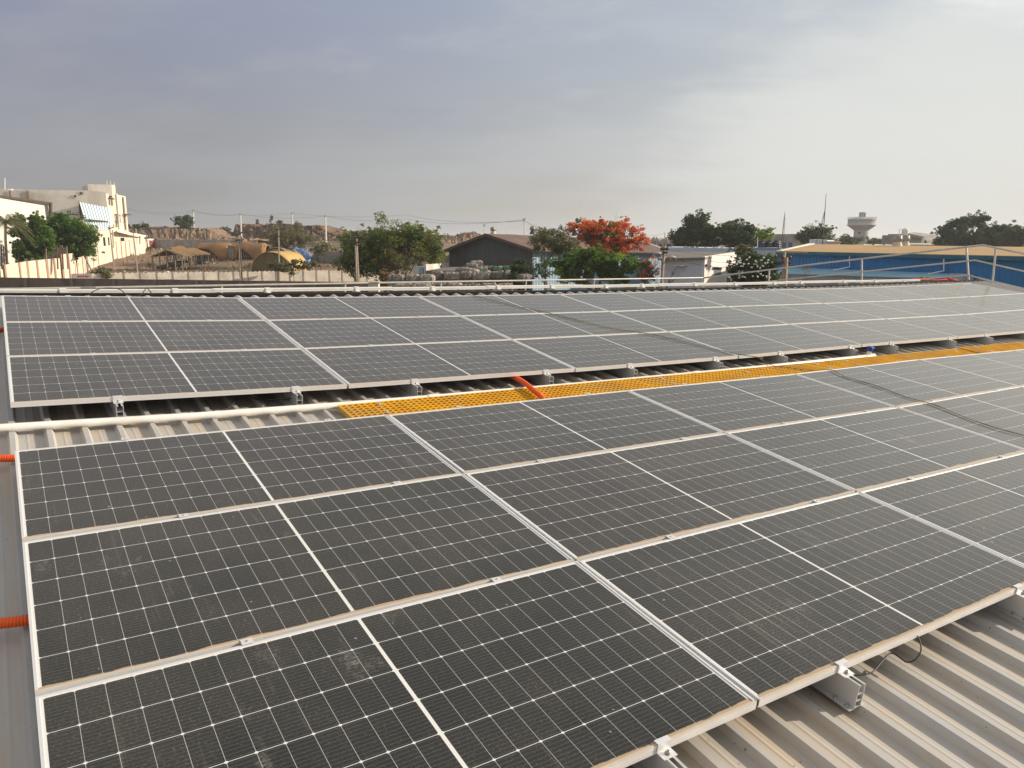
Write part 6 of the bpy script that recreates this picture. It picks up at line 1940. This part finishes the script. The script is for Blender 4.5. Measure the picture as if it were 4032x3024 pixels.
mb = MB(); solid(mb, [px(3187, 943, 97), px(3258, 946, 95)], (2, 3, 0), zb=6.0); build_at(mb, 'cabin_wall', M_GWALL, rs_)
mb = MB(); solid(mb, [px(3259, 950, 94), px(3308, 950, 93)], (1, 3, 0), zb=6.0); build_at(mb, 'cabin_annex', M_WHITEW, rs_)
mb = MB(); face_rect(mb, 3256, 952, 3310, 956, px(3259, 950, 94), px(3308, 950, 93), .2, .2); build_at(mb, 'annex_eave', M_CONC, rs_)
for i, (x0, x1, y) in enumerate(((3402, 3435, 963), (3444, 3478, 963), (3486, 3520, 964))):
    mb = MB(); mb.quad(px(x0, y + 1, 96), px(x1, y + 4, 94), px(x1 - 2, y, 99), px(x0 - 1, y - 2, 101), .08); o = mb.build('skylight', M_WHITEW)
    tag(o, f'{ORD[i]} white slanted roof sheet from the left beyond the tan roof ridge', 'roof sheet', 'white sheets beyond the tan roof')
# masts
ms = thing('tripod_mast', 'tall guyed tripod mast standing on the white roof cabin', 'mast', px(3244, 964, 95))
mb = MB(); mb.tube([px(3238, 966, 95), px(3247, 850, 95), px(3253, 762, 95)], [.055, .045, .025], 6); build_at(mb, 'mast_tube', M_IRON, ms)
for q in ((3212, 964, 94.6), (3226, 944, 96.2)):
    mb = MB(); bar(mb, px(q[0], q[1], q[2]), px(3249, 824, 95), .025); build_at(mb, 'stay', M_IRON, ms)
mb = MB(); bar(mb, px(3224, 936, 95), px(3243, 938, 95), .03); build_at(mb, 'brace', M_IRON, ms)
an = thing('lattice_antenna', 'slim lattice antenna mast rising behind the black water tanks', 'mast', px(3079, 955, 112))
mb = MB()
for k in range(3):
    a = k * 2.1; o_ = Vector((.22 * math.cos(a), .22 * math.sin(a), 0)); bar(mb, px(3080, 960, 112) + o_, px(3089, 856, 112) + o_ * .35, .018, 4)
for i in range(12):
    p = px(3080, 960, 112).lerp(px(3089, 856, 112), i / 12)
    for k in range(3):
        a, a2 = k * 2.1, (k + 1) * 2.1; w_ = .22 * (1 - .65 * i / 12); bar(mb, p + Vector((w_ * math.cos(a), w_ * math.sin(a), 0)), p + Vector((w_ * math.cos(a2), w_ * math.sin(a2), .7)), .009, 4)
bar(mb, px(3089, 856, 112), px(3091, 832, 112), .025, 4)
build_at(mb, 'lattice', M_IRON, an)

# ---- water tower
wt = thing('water_tower', 'tall concrete water tower with domed bowl tank on a round shaft', 'water tower', (px(3464, 0, 400).x, 400, 4.5))
wt.location.z = 3.0
zz = lambda y: px(3464, y, 400).z - 3.0
sc = 400 / 3087.4
M_WT = mat('stained_tower_concrete', (0.40, 0.41, 0.40), (0.33, 0.335, 0.33), rough=.9, scale=.12, stain=(0.22, 0.20, 0.18), stain_amt=.5, stain_scale=.2, stretch=(1, 1, .4))
mb = MB(); mb.lathe([(27 * sc, zz(985)), (26 * sc, zz(908))], 28); build_ = mb.build('shaft', M_WT, wt)
mb = MB(); mb.lathe([(26 * sc, zz(908)), (50 * sc, zz(889)), (53 * sc, zz(887)), (53 * sc, zz(885)), (50.5 * sc, zz(884)), (50.5 * sc, zz(867)), (52 * sc, zz(866)), (52 * sc, zz(864.5)), (46 * sc, zz(862)), (25 * sc, zz(856)), (.001, zz(854))], 32); mb.build('tank_bowl', M_WT, wt)
for k in range(6):
    a = k * math.pi / 3 + .3; mb = MB(); mb.box(-.25, .25, -.25, .25, zz(857), zz(839)); mb.v = [(p[0] + 10 * sc * math.cos(a), p[1] + 10 * sc * math.sin(a), p[2]) for p in mb.v]; mb.build('lantern_post', M_WT, wt)
mb = MB(); mb.lathe([(13 * sc, zz(839)), (13.5 * sc, zz(837)), (.001, zz(835))], 20); mb.build('lantern_roof', M_WT, wt)
mb = MB()
for k in range(40):
    a = k * math.pi / 20; x, y = 51 * sc * math.cos(a), 51 * sc * math.sin(a); bar(mb, Vector((x, y, zz(864))), Vector((x, y, zz(855))), .07, 4)
for z in (zz(855), zz(859.5)): mb.tube([(51 * sc * math.cos(k * math.pi / 20), 51 * sc * math.sin(k * math.pi / 20), z) for k in range(41)], .06, 4)
mb.build('railing', M_WPOLE, wt)
for dx, y0, y1 in ((-15, 913, 921), (19, 932, 955)):
    mb = MB(); mb.box(dx * sc - .5, dx * sc + .5, -27.3 * sc if abs(dx) < 10 else -math.sqrt(26.5 ** 2 - dx * dx) * sc - .2, -math.sqrt(26 ** 2 - dx * dx) * sc + 1, zz(y1), zz(y0)); mb.build('shaft_opening', M_DGLASS, wt)

# ---- roofs and blocks at the right, far town
rb = thing('concrete_block', 'grey unfinished concrete building beyond the tan roof with sloping slab', 'building', G(3600, 0, 190))
A4, B4 = px(3576, 921, 150), px(3640, 931, 150)
mb = MB(); solid(mb, [A4, B4], (0, 8, 0)); build_at(mb, 'wall', M_CONC, rb)
mb = MB(); mb.quad(px(3572, 918, 149.5), px(3636, 931, 149.5), px(3690, 925, 160), px(3600, 914, 160), .5); build_at(mb, 'roof_slab', M_CONC, rb)
mb = MB(); face_rect(mb, 3628, 938, 3640, 960, A4, B4, .1, .1); build_at(mb, 'painted_lit_end', M_WHITEW, rb)  # white face puts sunlight on the wall end into the colour
mb = MB(); solid(mb, [px(3533, 926, 148), px(3574, 927, 148)], (0, 6, 0)); rb2 = thing('stair_head', 'small grey rooftop block under a white round tank', 'building', G(3550, 0, 190)); build_at(mb, 'wall', M_CONC, rb2)
wtank('white round water tank on the small grey rooftop block', px(3563, 926.5, 150), 1.22, M_WHITEW, None)
mb = MB(); mb.tube([px(3541, 926, 148.5), px(3541, 903, 148.5), px(3553, 902, 148.5)], .06, 6); o = mb.build('pipe_stand', M_WPOLE); tag(o, 'thin pipe stand beside the white round tank', 'pipe')
rf = thing('flat_roof', 'dark flat sheet roof just beyond the tan roof under the grey concrete building', 'roof', px(3620, 960, 110))
mb = MB(); mb.quad(px(3580, 962, 104), px(3680, 966, 104), px(3660, 957, 118), px(3575, 957, 118), .4); build_at(mb, 'roof_sheet', M_DSH, rf)
mb = MB(); mb.quad(px(3582, 961, 103.6), px(3668, 962.5, 103.6), px(3664, 959, 104.5), px(3580, 958, 104.5), .1); build_at(mb, 'roof_edge', M_WHITEW, rf)
r5 = random.Random(5)
M_FAR = [mat('far_wall_' + n_, c_, rough=.9, scale=.2, stain=(0.25, 0.2, 0.17), stain_amt=.5, stain_scale=.2) for n_, c_ in (('brown', (0.30, 0.235, 0.19)), ('beige', (0.40, 0.34, 0.28)), ('grey', (0.33, 0.32, 0.31)))]
for i in range(14):
    x = 2548 + i * 8.6 + r5.uniform(-3, 3); w_ = r5.uniform(9, 20); D = 330 + r5.uniform(-40, 60); y = 950 + r5.uniform(-6, 6) - (3 if i % 4 == 0 else 0)
    p, q = px(x, y, D), px(x + w_, y, D)
    t = thing('far_house', f'{ORD[i]} flat roofed house from the left on the distant skyline right of the flame tree', 'house', (p.x, D, gz(p.x, D)), 'distant flat roofed houses')
    mb = MB(); mb.box(p.x, q.x, D, D + 8, gz(p.x, D) - .5, p.z); build_at(mb, 'wall', M_FAR[i % 3], t)
    mb = MB(); mb.box(p.x + .5, p.x + (q.x - p.x) * .45, D + 1, D + 4, p.z + .001, p.z + 1.3 * r5.random() + .3); build_at(mb, 'roof_room', M_FAR[(i + 1) % 3], t)
    mb = MB()
    for k in range(2): mb.box(lerp(p.x, q.x, .2 + .4 * k), lerp(p.x, q.x, .35 + .4 * k), D - .05, D + .05, p.z - 1.8, p.z - .7)
    build_at(mb, 'window', M_DGLASS, t)
p = px(2642, 934, 300); t = thing('water_tank', 'small white tank among the distant flat roofs', 'water tank', p); mb = MB(); mb.box(-1.2, 1.2, -1, 1, -.4, .8); mb.box(-1.0, 1.0, -.8, .8, -3.5, -.401); mb.build('tank_shell', M_WHITEW, t)

# ---- parked car, motorcycle, bird
M_CAR = mat('blue_grey_car_paint', (0.085, 0.115, 0.15), (0.07, 0.095, 0.125), rough=.25, scale=1, spec=.6)
M_TYRE = mat('tyre_rubber', (0.02, 0.02, 0.02), rough=.8)
cp = G(668, 0, 112.2)
car = thing('parked_car', 'blue grey hatchback parked between the brown wall and the zigzag wall', 'car', cp, rz=-.05)
sidep = [(-2.0, .35), (-2.05, .75), (-1.95, .98), (-1.72, 1.06), (-1.45, 1.38), (-1.1, 1.50), (-.2, 1.53), (.45, 1.46), (1.25, 1.0), (1.85, .90), (2.02, .70), (2.02, .35)]
mb = MB()
n = len(sidep); vs = []
for yy, ins in ((-.80, .0), (-.84, .5), (.84, .5), (.80, .0)):
    for x, z in sidep:
        k = max(0, (z - .95)) / .58
        vs.append((x * (1 - .02 * (ins == 0)), yy * (1 - .16 * k), z))
mb.add(vs, [tuple(reversed(range(n)))] + [(j * n + i, j * n + (i + 1) % n, (j + 1) * n + (i + 1) % n, (j + 1) * n + i) for j in range(3) for i in range(n)] + [tuple(3 * n + i for i in range(n))], False)
mb.build('body', M_CAR, car, fixn=True)
for xs, zs in (([-1.50, -1.15, -.42, -.42], [1.06, 1.40, 1.44, 1.06]), ([-.34, -.34, .38, 1.0], [1.06, 1.44, 1.38, 1.04])):
    mb = MB(); mb.add([(x, -.845 * (1 - .16 * max(0, z - .95) / .58) - .008, z) for x, z in zip(xs, zs)], [(0, 1, 2, 3)]); mb.build('side_window', M_DGLASS, car)
mb = MB(); mb.add([(.50, -.66, 1.45), (.50, .66, 1.45), (1.22, .76, 1.03), (1.22, -.76, 1.03)], [(0, 1, 2, 3)]); mb.v = [(a + .03, b_, c + .02) for a, b_, c in mb.v]; mb.build('windscreen', M_DGLASS, car)
for x in (-1.28, 1.28):
    for y in (-.80, .80):
        mb = MB(); mb.tube([(x, y - .10, .31), (x, y + .10, .31)], .31, 18); w_ = mb.build('wheel', M_TYRE, car)
        mb = MB(); s_ = -1 if y < 0 else 1; mb.tube([(x, y + s_ * .101, .31), (x, y + s_ * .112, .31)], .19, 14); mb.build('rim', M_VENT, car, ).parent = w_
for y in (-.6, .6):
    mb = MB(); mb.box(1.93, 2.04, y - .15, y + .15, .68, .80); mb.build('headlight', M_WHITEW, car)

mc = thing('motorcycle', 'white and black motorcycle parked against the white gable wall', 'motorcycle', (px(2868, 1120, 69).x, 69, px(2868, 1131, 69).z), rz=1.15)
for x in (-.62, .66):
    mb = MB(); mb.tube([(x + .28 * math.cos(a * .5236), 0, .3 + .28 * math.sin(a * .5236)) for a in range(13)], .045, 6, cap=False); mb.build('wheel', M_TYRE, mc)
mb = MB(); mb.tube([(-.62, 0, .3), (-.1, 0, .35), (.25, 0, .62), (.55, 0, .95), (.66, 0, .3)], .04, 6); mb.box(-.2, .22, -.12, .12, .25, .55); mb.build('frame', M_IRON, mc)
mb = MB(); mb.tube([(-.02, 0, .72), (.15, 0, .80), (.36, 0, .80), (.46, 0, .72)], [.06, .14, .15, .06], 10); mb.build('fuel_tank', M_WHITEW, mc)
mb = MB(); mb.tube([(-.75, 0, .80), (-.5, 0, .76), (-.1, 0, .74)], [.06, .11, .10], 8); mb.build('seat', M_TYRE, mc)
mb = MB(); mb.tube([(.42, -.34, 1.02), (.52, 0, .98), (.42, .34, 1.02)], .02, 6); mb.build('handlebar', M_IRON, mc)
mb = MB(); mb.lathe([(.001, -.08), (.1, -.05), (.1, .05), (.001, .08)], 10, (.62, 0, .88)); mb.build('headlight', M_LAMP, mc)
mb = MB(); mb.box(px(2830, 1120, 69).x, px(2930, 1120, 69).x, 67.6, 70, -.2, px(2868, 1131, 69).z); tag(mb.build('plinth', M_CONC), 'low concrete plinth under the motorcycle by the white gable wall', 'plinth')

bp = px(2282, 814, 120)
mb = MB(); mb.add([(-.5, 0, .18), (-.12, -.06, 0), (0, .12, -.02), (.12, -.06, 0), (.5, 0, .16), (0, -.18, 0), (0, 0, -.07), (0, .3, 0)], [(0, 1, 2), (1, 5, 3, 2), (3, 4, 2), (1, 6, 5), (5, 6, 3), (2, 7, 1), (6, 1, 3)])
mb.v = [(a * .75, b_ * .75, c * .75) for a, b_, c in mb.v]
o = mb.build('bird', M_IRON); o.location = bp; tag(o, 'small dark bird flying in the hazy sky above the flame tree', 'bird')


# ---- the dusty air: one closed box round everything, sky outside it
hm = bpy.data.materials.new('dusty_air'); hm.use_nodes = True
ht_ = hm.node_tree; ht_.nodes.clear()
ho = ht_.nodes.new('ShaderNodeOutputMaterial'); hv = ht_.nodes.new('ShaderNodeVolumePrincipled')
hv.inputs['Color'].default_value = (0.93, 0.93, 0.94, 1); hv.inputs['Density'].default_value = 0.00030; hv.inputs['Anisotropy'].default_value = 0.25
ht_.links.new(hv.outputs[0], ho.inputs['Volume'])
mb = MB(); mb.box(-7200, 7200, -350, 8200, -1.5, 26)
tag(mb.build('haze', hm), kind='stuff')
